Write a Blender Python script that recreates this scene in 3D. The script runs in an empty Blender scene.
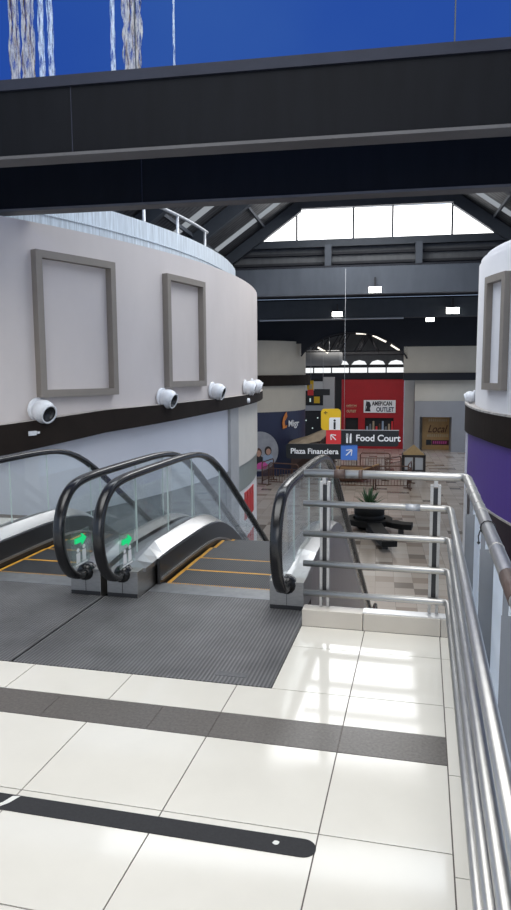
import bpy, math, random
from mathutils import Vector, Matrix
random.seed(7)
S = bpy.context.scene
COL = S.collection
PI = math.pi
R = math.radians

# ------------------------------------------------------------------ camera
F_PX, W_PX, H_PX = 693.0, 511.0, 910.0
CAM_H = 1.6587
yaw, pitch, roll = R(-13.555), R(6.788), R(-0.342)
fwd0 = Vector((math.sin(yaw), math.cos(yaw), 0)); right0 = Vector((math.cos(yaw), -math.sin(yaw), 0)); up0 = Vector((0, 0, 1))
fwd = math.cos(pitch) * fwd0 - math.sin(pitch) * up0
upv = math.cos(pitch) * up0 + math.sin(pitch) * fwd0
rgt = math.cos(roll) * right0 + math.sin(roll) * upv
upv = math.cos(roll) * upv - math.sin(roll) * right0
cd = bpy.data.cameras.new('camera'); cam = bpy.data.objects.new('camera', cd); COL.objects.link(cam)
cd.sensor_fit = 'VERTICAL'; cd.sensor_height = 36.0; cd.lens = 36.0 * F_PX / H_PX
cd.clip_start = 0.05; cd.clip_end = 500
M = Matrix((rgt, upv, -fwd)).transposed().to_4x4(); M.translation = Vector((0, 0, CAM_H))
cam.matrix_world = M
S.camera = cam

# ------------------------------------------------------------------ world, lights, exposure
wd = bpy.data.worlds.new('sky'); S.world = wd; wd.use_nodes = True
nt = wd.node_tree; nt.nodes.clear()
wo = nt.nodes.new('ShaderNodeOutputWorld'); wb = nt.nodes.new('ShaderNodeBackground')
tc = nt.nodes.new('ShaderNodeTexCoord'); nz = nt.nodes.new('ShaderNodeTexNoise'); cr = nt.nodes.new('ShaderNodeValToRGB')
nz.inputs['Scale'].default_value = 2.2; nz.inputs['Detail'].default_value = 4
cr.color_ramp.elements[0].position = 0.42; cr.color_ramp.elements[0].color = (0.50, 0.66, 0.95, 1)
cr.color_ramp.elements[1].position = 0.75; cr.color_ramp.elements[1].color = (0.85, 0.92, 1.0, 1)
nt.links.new(tc.outputs['Generated'], nz.inputs['Vector']); nt.links.new(nz.outputs['Fac'], cr.inputs['Fac'])
nt.links.new(cr.outputs['Color'], wb.inputs['Color']); wb.inputs['Strength'].default_value = 1.0
nt.links.new(wb.outputs[0], wo.inputs[0])

ANG = R(3.55)                       # the mall's axes are turned this much against the landing's
CA, SA = math.cos(ANG), math.sin(ANG)
def mall(u, v, z=0.0):
    return Vector((u * CA - v * SA, u * SA + v * CA, z))

def area(name, loc, size, energy, col=(1, 1, 1), rot=(0, 0, 0), shape='RECTANGLE'):
    l = bpy.data.lights.new(name, 'AREA'); l.shape = shape; l.size = size[0]; l.size_y = size[1]
    l.energy = energy; l.color = col
    o = bpy.data.objects.new(name, l); o.location = loc; o.rotation_euler = rot; COL.objects.link(o); return o
area('landing_overhead_fill', mall(-1.4, 1.6, 6.3), (6.5, 5.0), 275, (1.0, 0.985, 0.96), (0, 0, ANG))  # added overhead light for the landing, out of view
area('rear_fill', mall(1.5, -5.5, 3.6), (8.0, 4.0), 235, (1.0, .965, .92), (R(82), 0, ANG + R(14)))  # added light behind the camera to brighten the left wall; no entrance built
area('roof_gap_fill', mall(-.6, 11.6, 7.3), (9.0, 4.6), 420, (.93, .97, 1.0), (0, 0, ANG))  # added area light under the roof gap, brightens the wall's curved end
area('atrium_skylight', mall(-.6, 18.5, 6.9), (3.4, 8.0), 420, (0.97, 0.985, 1.0), (0, 0, ANG))
area('concourse_fill', mall(-0.6, 33.0, 3.6), (7.0, 9.0), 330, (1.0, 0.97, 0.93), (0, 0, ANG))  # added fill light below the closed soffit, no opening above it
area('court_fill', mall(0.0, 47.0, 3.6), (8.0, 7.0), 330, (1.0, 0.95, 0.9), (0, 0, ANG))  # added fill light below the far vault for the shops

S.view_settings.view_transform = 'Standard'; S.view_settings.look = 'None'
S.view_settings.exposure = 0.0; S.view_settings.gamma = 1.0; S.view_settings.use_curve_mapping = False

# ------------------------------------------------------------------ materials
MATS = {}
def mat(name, col, rough=0.6, metal=0.0, noise=0.0, scale=6.0, bump=0.0, spec=0.5, stretch=(1, 1, 1), col2=None, coat=0.0):
    m = bpy.data.materials.new(name); m.use_nodes = True; n = m.node_tree; b = n.nodes['Principled BSDF']
    b.inputs['Base Color'].default_value = (*col, 1); b.inputs['Roughness'].default_value = rough
    b.inputs['Metallic'].default_value = metal; b.inputs['Specular IOR Level'].default_value = spec
    b.inputs['Coat Weight'].default_value = coat
    if noise or bump or col2:
        t = n.nodes.new('ShaderNodeTexCoord'); mp = n.nodes.new('ShaderNodeMapping'); z = n.nodes.new('ShaderNodeTexNoise')
        mp.inputs['Scale'].default_value = stretch
        z.inputs['Scale'].default_value = scale; z.inputs['Detail'].default_value = 6; z.inputs['Roughness'].default_value = 0.6
        n.links.new(t.outputs['Object'], mp.inputs['Vector']); n.links.new(mp.outputs[0], z.inputs['Vector'])
        r = n.nodes.new('ShaderNodeValToRGB')
        c2 = col2 or tuple(max(0, c * (1 - noise)) for c in col)
        c1 = col if col2 else tuple(min(1, c * (1 + noise * 0.6)) for c in col)
        r.color_ramp.elements[0].position = 0.3; r.color_ramp.elements[0].color = (*c2, 1)
        r.color_ramp.elements[1].position = 0.7; r.color_ramp.elements[1].color = (*c1, 1)
        n.links.new(z.outputs['Fac'], r.inputs['Fac']); n.links.new(r.outputs[0], b.inputs['Base Color'])
        if bump:
            bp = n.nodes.new('ShaderNodeBump'); bp.inputs['Strength'].default_value = bump; bp.inputs['Distance'].default_value = 0.01
            n.links.new(z.outputs['Fac'], bp.inputs['Height']); n.links.new(bp.outputs[0], b.inputs['Normal'])
    MATS[name] = m; return m
def emit(name, col, s):
    m = bpy.data.materials.new(name); m.use_nodes = True; n = m.node_tree; n.nodes.clear()
    o = n.nodes.new('ShaderNodeOutputMaterial'); e = n.nodes.new('ShaderNodeEmission')
    e.inputs[0].default_value = (*col, 1); e.inputs[1].default_value = s; n.links.new(e.outputs[0], o.inputs[0]); return m
def glassmat(name, tint, refl=1.0, haze=0.0):
    m = bpy.data.materials.new(name); m.use_nodes = True; n = m.node_tree; n.nodes.clear()
    o = n.nodes.new('ShaderNodeOutputMaterial'); tr = n.nodes.new('ShaderNodeBsdfTransparent'); gl = n.nodes.new('ShaderNodeBsdfGlossy')
    fr = n.nodes.new('ShaderNodeLayerWeight'); fr.inputs[0].default_value = .5; mx = n.nodes.new('ShaderNodeMixShader')
    tr.inputs[0].default_value = (*tint, 1); gl.inputs['Roughness'].default_value = 0.02
    pw = n.nodes.new('ShaderNodeMath'); pw.operation = 'POWER'; pw.inputs[1].default_value = 5.0
    mu = n.nodes.new('ShaderNodeMath'); mu.operation = 'MULTIPLY_ADD'; mu.inputs[1].default_value = .9 * refl; mu.inputs[2].default_value = .03 * refl
    n.links.new(fr.outputs['Facing'], pw.inputs[0]); n.links.new(pw.outputs[0], mu.inputs[0]); n.links.new(mu.outputs[0], mx.inputs[0])
    last = tr
    if haze:
        df = n.nodes.new('ShaderNodeBsdfDiffuse'); df.inputs[0].default_value = (.75, .82, .82, 1); m2 = n.nodes.new('ShaderNodeMixShader')
        m2.inputs[0].default_value = haze; n.links.new(tr.outputs[0], m2.inputs[1]); n.links.new(df.outputs[0], m2.inputs[2]); last = m2
    n.links.new(last.outputs[0], mx.inputs[1]); n.links.new(gl.outputs[0], mx.inputs[2])
    n.links.new(mx.outputs[0], o.inputs[0]); return m

cream_tile = mat('cream polished tile', (.70, .67, .60), .09, noise=.05, scale=1.6)
cream_edge = mat('cream tile edge', (.54, .495, .43), .35, noise=.06, scale=3)
grout = mat('dark grout', (.12, .10, .09), .8)
granite = mat('brown granite', (.15, .135, .12), .3, col2=(.075, .067, .06), scale=70)
tape_black = mat('black grit tape', (.018, .018, .02), .75, noise=.3, scale=90)
white_wear = mat('worn white', (.7, .7, .66), .7)
steel = mat('brushed steel', (.50, .488, .465), .42, 1.0, noise=.08, scale=20, stretch=(1, 1, 8))
white_plastic_trim = mat('pale metal edge trim', (.66, .66, .66), .3, .5)
steel_dark = mat('dull steel', (.48, .465, .44), .38, 1.0, noise=.12, scale=9, stretch=(3, 1, 14))
steel_deck = mat('deck steel', (.50, .50, .50), .30, 1.0, noise=.08, scale=5)
steel_truss = mat('truss cladding steel', (.46, .42, .42), .3, .9, noise=.12, scale=5, stretch=(1, 9, .6))
skirt_black = mat('black skirt', (.035, .035, .037), .3, .3)
rubber = mat('black rubber', (.010, .010, .011), .22, spec=.5)
step_dark = mat('step metal', (.042, .044, .048), .45, .4)
yellow = mat('yellow line', (.62, .31, .03), .55, noise=.25, scale=18)
badge_grey = mat('worn badge', (.13, .13, .135), .5, .4, noise=.3, scale=40)
comb_grey = mat('comb aluminium', (.30, .31, .32), .4, .7, noise=.15, scale=14)
glass = glassmat('clear glass', (.965, .985, .98), 1.0, .025)
glass_edge = mat('glass edge', (.55, .63, .60), .2)
wall_beige = mat('beige stucco', (.61, .555, .53), .75, noise=.05, scale=1.1, stretch=(1, 1, .6))
wall_white = mat('white render', (.76, .75, .76), .7, noise=.04, scale=1.3)
panel_white = mat('white panel', (.66, .67, .72), .5, noise=.03, scale=1)
cream_wall = mat('cream stucco', (.55, .51, .43), .8, noise=.06, scale=1)
cream_light = mat('cream panel', (.66, .63, .57), .7, noise=.05, scale=2)
band_brown = mat('dark brown band', (.020, .0145, .0115), .7, spec=.15, noise=.2, scale=3)
dust = mat('dusty ledge', (.42, .39, .36), .9, noise=.35, scale=12)
frame_taupe = mat('taupe moulding', (.245, .215, .185), .6, noise=.06, scale=5)
column_grey = mat('grey column', (.40, .40, .40), .6, noise=.08, scale=3)
green_grey = mat('green grey panel', (.24, .265, .24), .4, noise=.15, scale=2, stretch=(6, 6, .5))
store_grey = mat('grey shop glazing', (.20, .215, .225), .25, noise=.15, scale=1.4)
store_white = mat('white sign sheet', (.72, .70, .68), .6, noise=.05, scale=3)
red_paint = mat('red paint', (.42, .006, .012), .5, noise=.12, scale=1.2)
red_letter = mat('red letter', (.55, .03, .03), .5)
white_paint = mat('white paint', (.88, .88, .88), .45)
white_plastic = mat('white plastic', (.74, .75, .77), .4, noise=.08, scale=14)
black_mouth = mat('black reflector', (.03, .032, .034), .25, .3)
purple = mat('purple panel', (.085, .043, .26), .55, noise=.05, scale=1)
plum_dark = mat('dark plum panel', (.022, .011, .017), .45, noise=.3, scale=4)
beam_paint = mat('dark slate paint', (.0055, .0062, .0085), .65, spec=.12, noise=.22, scale=3.2, stretch=(2.5, 2.5, .35))
beam_paint_lit = mat('slate paint lit from floor', (.105, .102, .106), .6, spec=.2, noise=.12, scale=3)  # same slate paint, with light bounced off the floor put into its colour
beam_cap = mat('slate cap paint with blue reflection', (.024, .027, .042), .6, noise=.15, scale=3, spec=.2)  # slate paint with the blue reflected on the cap put into its colour
grey_blue = mat('grey blue paint', (.085, .098, .12), .6, noise=.16, scale=1.6, stretch=(1.5, 1.5, .5))
slate_mid = mat('mid slate paint', (.06, .07, .085), .6, noise=.15, scale=2)
roof_dark = mat('dark roof deck', (.035, .036, .042), .8, noise=.25, scale=2)
soffit_navy = mat('navy soffit', (.010, .012, .02), .7, noise=.2, scale=1)
galv = mat('galvanised sheet', (.56, .62, .67), .45, .15, noise=.35, scale=5, stretch=(7, 7, .35))
galv_bar = mat('galvanised bar', (.45, .46, .48), .45, .6)
brown_tape = mat('brown tape', (.085, .055, .045), .5)
cable_black = mat('black plastic', (.015, .015, .015), .4)
plate_dull = mat('dull grey plate', (.24, .25, .265), .5, .3, noise=.1, scale=6)
grey_post = mat('grey painted post', (.20, .21, .225), .55, noise=.06, scale=6)
sheet_white = mat('white board', (.88, .91, .94), .5, noise=.06, scale=4)
def translucent(m, f, col):
    n = m.node_tree; o = n.nodes['Material Output']; b = n.nodes['Principled BSDF']
    t = n.nodes.new('ShaderNodeBsdfTranslucent'); t.inputs[0].default_value = (*col, 1); x = n.nodes.new('ShaderNodeMixShader'); x.inputs[0].default_value = f
    n.links.new(b.outputs[0], x.inputs[1]); n.links.new(t.outputs[0], x.inputs[2]); n.links.new(x.outputs[0], o.inputs[0])
translucent(sheet_white, .45, (.9, .95, 1))
sign_black = mat('sign black', (.010, .012, .014), .4)
sign_yellow = mat('sign yellow', (.80, .50, .01), .45)
sign_red = mat('sign red', (.72, .035, .04), .45)
sign_blue = mat('sign blue', (.07, .20, .62), .45)
navy = mat('navy panel', (.016, .022, .065), .5, noise=.12, scale=1.5)
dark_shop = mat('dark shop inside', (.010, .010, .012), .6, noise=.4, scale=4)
grey_portal = mat('grey portal', (.29, .29, .295), .7, noise=.05, scale=1)
pale_grey = mat('pale grey wall', (.46, .455, .44), .75, noise=.05, scale=1)
wood_tan = mat('tan wood', (.42, .25, .11), .6, noise=.3, scale=5, stretch=(1, 1, 5))
poster_ochre = mat('ochre poster', (.52, .31, .12), .55, noise=.25, scale=1.2)
poster_text = mat('poster pale letters', (.55, .42, .25), .6)
poster_brown = mat('poster brown letters', (.10, .03, .012), .6)
maroon = mat('maroon strip', (.10, .012, .03), .5)
iron_brown = mat('rust brown iron', (.115, .055, .034), .5, .2, noise=.2, scale=9)
tent_tan = mat('tan canvas', (.42, .33, .23), .85, noise=.2, scale=3)
tent_brown = mat('brown canvas', (.05, .028, .022), .8, noise=.2, scale=3)
pot_black = mat('black planter', (.008, .008, .008), .6, spec=.2, noise=.2, scale=5)
leaf = mat('agave leaf', (.05, .115, .045), .5, noise=.35, scale=9)
kiosk_dark = mat('dark kiosk frame', (.022, .017, .014), .5)
kiosk_tan = mat('kiosk roof', (.40, .27, .12), .6, noise=.15, scale=4)
pane_pale = mat('pale pane', (.50, .52, .53), .3)
skin = mat('printed skin', (.50, .29, .21), .6)
hair = mat('printed hair', (.03, .02, .018), .6)
pink = mat('printed pink', (.62, .09, .33), .6)
print_blue = mat('printed pale blue', (.32, .40, .52), .6)
print_black = mat('printed black', (.02, .02, .025), .6)
mural_grey = mat('mural ground', (.33, .34, .37), .6, noise=.2, scale=2)
duct = mat('grey duct', (.30, .31, .32), .5, .2)
vault = mat('vault sheet', (.15, .155, .16), .7, noise=.15, scale=1.5, stretch=(5, .5, 1))
orange = mat('logo orange', (.70, .22, .03), .5)
day_panel = emit('daylight through gable glazing', (1, 1, 1), 3.0)
day_soft = emit('daylight through roof sheet', (.93, .97, 1), 2.6)
day_strip = emit('daylight strip sheet', (.85, .92, 1), .35)
day_far = emit('daylight far windows', (.95, .98, 1), 1.1)
lamp_glow = emit('lamp glow', (1, 1, .93), 9.0)
tube_glow = emit('tube glow', (1, .93, .8), 1.6)
green_glow = emit('green led', (.02, .75, .25), .85)
shop_glow = emit('shop lamp', (.8, 1, .97), .6)

def ribbed(name, col, axis, freq, rough=.5, metal=.4, lo=.55, bump=.6):
    m = bpy.data.materials.new(name); m.use_nodes = True; n = m.node_tree; b = n.nodes['Principled BSDF']
    b.inputs['Roughness'].default_value = rough; b.inputs['Metallic'].default_value = metal
    t = n.nodes.new('ShaderNodeTexCoord'); w = n.nodes.new('ShaderNodeTexWave'); w.wave_type = 'BANDS'; w.bands_direction = axis
    w.inputs['Scale'].default_value = freq; w.inputs['Distortion'].default_value = 0
    z = n.nodes.new('ShaderNodeTexNoise'); z.inputs['Scale'].default_value = 3.5; z.inputs['Detail'].default_value = 7
    r = n.nodes.new('ShaderNodeValToRGB'); r.color_ramp.elements[0].color = (*[c * lo for c in col], 1); r.color_ramp.elements[1].color = (*col, 1)
    r2 = n.nodes.new('ShaderNodeValToRGB'); r2.color_ramp.elements[0].position = .3; r2.color_ramp.elements[0].color = (.72, .72, .72, 1); r2.color_ramp.elements[1].position = .7; r2.color_ramp.elements[1].color = (1.15, 1.15, 1.15, 1)
    mx = n.nodes.new('ShaderNodeMix'); mx.data_type = 'RGBA'; mx.blend_type = 'MULTIPLY'; mx.inputs[0].default_value = 1
    n.links.new(t.outputs['Object'], w.inputs['Vector']); n.links.new(t.outputs['Object'], z.inputs['Vector'])
    n.links.new(w.outputs['Fac'], r.inputs['Fac']); n.links.new(z.outputs['Fac'], r2.inputs['Fac'])
    n.links.new(r.outputs[0], mx.inputs[6]); n.links.new(r2.outputs[0], mx.inputs[7]); n.links.new(mx.outputs[2], b.inputs['Base Color'])
    bp = n.nodes.new('ShaderNodeBump'); bp.inputs['Strength'].default_value = bump; bp.inputs['Distance'].default_value = .004
    n.links.new(w.outputs['Fac'], bp.inputs['Height']); n.links.new(bp.outputs[0], b.inputs['Normal'])
    return m
plate_mat = ribbed('ribbed landing plate', (.18, .178, .18), 'X', 14, .48, .35, .45)
tread_mat = ribbed('ribbed step tread', (.040, .044, .050), 'X', 20, .42, .4, .4)
corrug = ribbed('corrugated roof sheet', (.16, .165, .175), 'Y', 1.6, .55, .3, .5)
vault_mat = ribbed('corrugated vault', (.20, .205, .21), 'Y', 1.2, .7, .1, .6)

def lower_floor_mat():
    m = bpy.data.materials.new('lower floor tiles'); m.use_nodes = True; n = m.node_tree; b = n.nodes['Principled BSDF']
    b.inputs['Roughness'].default_value = .22
    t = n.nodes.new('ShaderNodeTexCoord'); sx = n.nodes.new('ShaderNodeSeparateXYZ'); n.links.new(t.outputs['Object'], sx.inputs[0])
    def ma(op, a, bb=None):
        k = n.nodes.new('ShaderNodeMath'); k.operation = op
        for i, q in enumerate((a, bb)):
            if q is None: continue
            if isinstance(q, (int, float)): k.inputs[i].default_value = q
            else: n.links.new(q, k.inputs[i])
        return k.outputs[0]
    u = ma('DIVIDE', sx.outputs[0], .52); v = ma('DIVIDE', sx.outputs[1], .52)
    gu = ma('LESS_THAN', ma('FRACT', u), .018); gv = ma('LESS_THAN', ma('FRACT', v), .018); g = ma('MAXIMUM', gu, gv)
    cb = n.nodes.new('ShaderNodeCombineXYZ'); n.links.new(ma('FLOOR', u), cb.inputs[0]); n.links.new(ma('FLOOR', v), cb.inputs[1])
    wn = n.nodes.new('ShaderNodeTexWhiteNoise'); wn.noise_dimensions = '2D'; n.links.new(cb.outputs[0], wn.inputs['Vector'])
    r = n.nodes.new('ShaderNodeValToRGB'); r.color_ramp.interpolation = 'CONSTANT'
    e = r.color_ramp.elements
    e[0].position = 0; e[0].color = (.45, .39, .33, 1); e[1].position = .3; e[1].color = (.49, .43, .365, 1)
    for p, c in ((.62, (.42, .355, .295)), (.90, (.30, .235, .185)), (.955, (.19, .155, .125))):
        q = e.new(p); q.color = (*c, 1)
    n.links.new(wn.outputs['Value'], r.inputs[0])
    mx = n.nodes.new('ShaderNodeMix'); mx.data_type = 'RGBA'; n.links.new(g, mx.inputs[0]); n.links.new(r.outputs[0], mx.inputs[6]); mx.inputs[7].default_value = (.24, .20, .17, 1)
    n.links.new(mx.outputs[2], b.inputs['Base Color']); return m
lower_tiles = lower_floor_mat()

def blue_glazing():
    m = bpy.data.materials.new('blue film glazing'); m.use_nodes = True; n = m.node_tree; n.nodes.clear()
    o = n.nodes.new('ShaderNodeOutputMaterial'); tr = n.nodes.new('ShaderNodeBsdfTransparent'); tr.inputs[0].default_value = (.19, .325, .61, 1)
    n.links.new(tr.outputs[0], o.inputs[0]); return m
blue_film = blue_glazing()
def peel_mat(name, cols, sc):
    m = bpy.data.materials.new(name); m.use_nodes = True; n = m.node_tree; n.nodes.clear()
    o = n.nodes.new('ShaderNodeOutputMaterial'); tr = n.nodes.new('ShaderNodeBsdfTransparent'); df = n.nodes.new('ShaderNodeBsdfDiffuse'); tl = n.nodes.new('ShaderNodeBsdfTranslucent')
    t = n.nodes.new('ShaderNodeTexCoord'); mp = n.nodes.new('ShaderNodeMapping'); mp.inputs['Scale'].default_value = (sc, 1, sc * .09)
    z = n.nodes.new('ShaderNodeTexNoise'); z.inputs['Scale'].default_value = 1; z.inputs['Detail'].default_value = 9; z.inputs['Roughness'].default_value = .75
    r = n.nodes.new('ShaderNodeValToRGB'); e = r.color_ramp.elements
    e[0].position = .36; e[0].color = (*cols[0], 1); e[1].position = .62; e[1].color = (*cols[-1], 1)
    for i, c in enumerate(cols[1:-1]): q = e.new(.44 + .07 * i); q.color = (*c, 1)
    r2 = n.nodes.new('ShaderNodeValToRGB'); r2.color_ramp.elements[0].position = .45; r2.color_ramp.elements[1].position = .53
    z2 = n.nodes.new('ShaderNodeTexNoise'); z2.inputs['Scale'].default_value = 1.7; z2.inputs['Detail'].default_value = 9; z2.inputs['Roughness'].default_value = .8
    n.links.new(t.outputs['Object'], mp.inputs[0]); n.links.new(mp.outputs[0], z.inputs['Vector']); n.links.new(mp.outputs[0], z2.inputs['Vector'])
    n.links.new(z.outputs['Fac'], r.inputs[0]); n.links.new(r.outputs[0], df.inputs[0]); n.links.new(r.outputs[0], tl.inputs[0]); n.links.new(z2.outputs['Fac'], r2.inputs[0])
    m1 = n.nodes.new('ShaderNodeAddShader'); n.links.new(df.outputs[0], m1.inputs[0]); n.links.new(tl.outputs[0], m1.inputs[1])
    m2 = n.nodes.new('ShaderNodeMixShader'); n.links.new(r2.outputs[0], m2.inputs[0]); n.links.new(tr.outputs[0], m2.inputs[1]); n.links.new(m1.outputs[0], m2.inputs[2])
    n.links.new(m2.outputs[0], o.inputs[0]); return m
peel_rust = peel_mat('peeling film with rust', [(.02, .012, .008), (.12, .08, .05), (.46, .45, .42), (.08, .10, .16)], 26)
peel_white = peel_mat('peeling film pale', [(.04, .07, .16), (.34, .40, .44), (.50, .52, .52), (.10, .16, .30)], 26)

# ------------------------------------------------------------------ mesh builder
class G:
    def __init__(s): s.v = []; s.f = []; s.m = []; s.sm = []
    def add(s, vs, fs, m=0, smooth=False):
        k = len(s.v); s.v += [tuple(q) for q in vs]
        for f in fs: s.f.append([i + k for i in f]); s.m.append(m); s.sm.append(smooth)
        return s
    def box(s, x0, x1, y0, y1, z0, z1, m=0):
        vs = [(x, y, z) for z in (z0, z1) for y in (y0, y1) for x in (x0, x1)]
        return s.add(vs, [(0, 2, 3, 1), (4, 5, 7, 6), (0, 1, 5, 4), (2, 6, 7, 3), (0, 4, 6, 2), (1, 3, 7, 5)], m)
    def prism(s, pts, axis, a, b, m=0):
        n = len(pts)
        def mk(p, t):
            return {'x': (t, p[0], p[1]), 'y': (p[0], t, p[1]), 'z': (p[0], p[1], t)}[axis]
        vs = [mk(p, a) for p in pts] + [mk(p, b) for p in pts]
        ar = sum(pts[i][0] * pts[(i + 1) % n][1] - pts[(i + 1) % n][0] * pts[i][1] for i in range(n))
        flip = (ar > 0) ^ (axis == 'y')
        fs = [list(range(n)), list(range(2 * n - 1, n - 1, -1))] + [[i, i + n, (i + 1) % n + n, (i + 1) % n] for i in range(n)]
        if (b > a) == flip: fs = [f[::-1] for f in fs]
        return s.add(vs, fs, m)
    def tube(s, pts, r, seg=10, m=0, closed=False, smooth=True, sx=1.0):
        pts = [Vector(p) for p in pts]; n = len(pts); vs = []; fs = []
        rs = r if isinstance(r, (list, tuple)) else [r] * n
        prev = None
        for i, p in enumerate(pts):
            if closed: d = pts[(i + 1) % n] - pts[i - 1]
            else: d = (pts[min(i + 1, n - 1)] - pts[max(i - 1, 0)])
            d.normalize()
            if prev is None:
                a = Vector((0, 0, 1)) if abs(d.z) < .9 else Vector((1, 0, 0)); x = d.cross(a).normalized()
            else: x = (prev - d * prev.dot(d)).normalized()
            prev = x; y = d.cross(x)
            for k in range(seg):
                t = 2 * PI * k / seg; vs.append(p + (x * math.cos(t) * sx + y * math.sin(t)) * rs[i])
        for i in range(n if closed else n - 1):
            j = (i + 1) % n
            for k in range(seg):
                l = (k + 1) % seg; fs.append((i * seg + k, j * seg + k, j * seg + l, i * seg + l))
        s.add(vs, fs, m, smooth)
        if not closed:
            s.add(vs[:seg], [list(range(seg))], m); s.add(vs[-seg:], [list(range(seg))[::-1]], m)
        return s
    def lathe(s, prof, c=(0, 0, 0), axis=(0, 0, 1), seg=20, m=0, smooth=True):
        ax = Vector(axis).normalized(); a = Vector((0, 0, 1)) if abs(ax.z) < .9 else Vector((1, 0, 0))
        x = ax.cross(a).normalized(); y = ax.cross(x); c = Vector(c); vs = []; fs = []
        for (r, h) in prof:
            for k in range(seg):
                t = 2 * PI * k / seg; vs.append(c + ax * h + (x * math.cos(t) + y * math.sin(t)) * r)
        for i in range(len(prof) - 1):
            for k in range(seg):
                l = (k + 1) % seg; fs.append((i * seg + k, i * seg + l, (i + 1) * seg + l, (i + 1) * seg + k))
        s.add(vs, fs, m, smooth); return s
    def arc(s, c, r0, r1, t0, t1, z0, z1, n=40, m=0, m_top=None):
        """curved wall between radii; z0 and z1 may be functions of the angle in degrees"""
        f0 = z0 if callable(z0) else (lambda t: z0); f1 = z1 if callable(z1) else (lambda t: z1)
        vs = []
        for i in range(n + 1):
            td = t0 + (t1 - t0) * i / n; t = R(td)
            for rr, z in ((r0, f0(td)), (r1, f0(td)), (r1, f1(td)), (r0, f1(td))):
                vs.append((c[0] + rr * math.cos(t), c[1] + rr * math.sin(t), z))
        fs = []; ft = []
        for i in range(n):
            for k in range(4):
                q = (i * 4 + k, (i + 1) * 4 + k, (i + 1) * 4 + (k + 1) % 4, i * 4 + (k + 1) % 4)
                (ft if k == 2 else fs).append(q)
        fs += [(3, 2, 1, 0), (n * 4, n * 4 + 1, n * 4 + 2, n * 4 + 3)]
        k = len(s.v); s.add(vs, fs, m)
        s.add(vs, ft, m if m_top is None else m_top); return s
    def build(s, name, mats, parent=None, loc=None, rz=0.0, bevel=0.0, kind=None):
        me = bpy.data.meshes.new(name)
        me.from_pydata(s.v, [], s.f)
        if not isinstance(mats, (list, tuple)): mats = [mats]
        for q in mats: me.materials.append(q)
        for p, mi, sm in zip(me.polygons, s.m, s.sm): p.material_index = mi; p.use_smooth = sm
        me.update()
        import bmesh as _b
        bm = _b.new(); bm.from_mesh(me); _b.ops.remove_doubles(bm, verts=bm.verts, dist=1e-5); _b.ops.recalc_face_normals(bm, faces=bm.faces); bm.to_mesh(me); bm.free()
        o = bpy.data.objects.new(name, me); COL.objects.link(o)
        if parent: o.parent = parent
        if loc is not None: o.location = loc
        o.rotation_euler.z = rz
        if bevel:
            b = o.modifiers.new('edge', 'BEVEL'); b.width = bevel; b.segments = 2; b.limit_method = 'ANGLE'
        if kind: o['kind'] = kind
        return o

def tag(o, label, cat, group=None, kind=None):
    o['label'] = label; o['category'] = cat
    if group: o['group'] = group
    if kind: o['kind'] = kind
    return o
def thing(name, label, cat, loc=(0, 0, 0), rz=0.0, group=None):
    o = bpy.data.objects.new(name, None); o.empty_display_size = .1; COL.objects.link(o)
    o.location = loc; o.rotation_euler.z = rz
    return tag(o, label, cat, group)
def dup(root, label, loc=None, rz=None):
    def cp(o, par):
        c = o.copy(); COL.objects.link(c)
        if par: c.parent = par
        for ch in list(o.children): cp(ch, c)
        return c
    r = cp(root, None); r['label'] = label
    if loc is not None: r.location = loc
    if rz is not None: r.rotation_euler.z = rz
    return r
def text(name, body, size, mtl, parent, loc, depth=.004, sx=1.0, align='LEFT', rx=PI / 2, ry=0.0, bold=0.0, shear=0.0):
    cu = bpy.data.curves.new(name, 'FONT'); cu.body = body; cu.size = size; cu.extrude = depth; cu.align_x = align; cu.offset = bold; cu.shear = shear
    t = bpy.data.objects.new(name, cu); COL.objects.link(t)
    dg = bpy.context.evaluated_depsgraph_get(); dg.update()
    me = bpy.data.meshes.new_from_object(t.evaluated_get(dg)); bpy.data.objects.remove(t); bpy.data.curves.remove(cu)
    me.materials.clear(); me.materials.append(mtl)
    me.transform(Matrix.Diagonal((sx, 1, 1, 1)))
    o = bpy.data.objects.new(name, me); COL.objects.link(o); o.parent = parent; o.location = loc; o.rotation_euler = (rx, ry, 0); return o

# ================================================================== SETTING: upper landing
D = -4.2                                   # lower floor level
XE, YE = .137, 4.346                       # landing edges (joint to the rail kerb, front upstand)
fx0, fy0 = -7.6, -3.2
xs = [-2.132 + .6 * k for k in range(-9, 4)]
ys = [-3.2, -2.62, -2.06, -1.5, -.94, -.383, .18, .70, 1.20, 1.757, 2.312, 2.87, 3.106, 3.414, 4.0, YE]
plate_x0, plate_x1, plate_y0 = -3.86, -.744, 3.414
g = G(); gw = .0026
g.box(fx0, .30, fy0, plate_y0, -.35, -.004, 1)
g.box(plate_x1, .30, plate_y0, YE + .11, -.35, -.004, 1)
g.box(fx0, plate_x0, plate_y0, 7.2, -.35, -.004, 1)
xb = sorted([x for x in xs if x < XE] + [XE]); 
for i in range(len(xb) - 1):
    for j in range(len(ys) - 1):
        x0, x1, y0, y1 = xb[i], xb[i + 1], ys[j], ys[j + 1]
        if abs(y0 - 2.87) < .01: continue
        if y0 >= 3.41:
            if x1 <= plate_x1: continue
            x0 = max(x0, plate_x1)
        if x1 - x0 < .02: continue
        g.box(x0 + gw, x1 - gw, y0 + gw, y1 - gw, -.006, 0, 0)
yk = fy0
while yk < YE:                              # narrow kerb tiles beneath the side rail
    g.box(XE + gw, .298, yk + gw, min(yk + .6, YE) - gw, -.006, 0, 0); yk += .6
for j in range(6):
    g.box(fx0, plate_x0 - gw, plate_y0 + .6 * j + gw, plate_y0 + .6 * (j + 1) - gw, -.006, 0, 0)
g.build('floor', [cream_tile, grout], kind='structure')
g = G()
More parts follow.
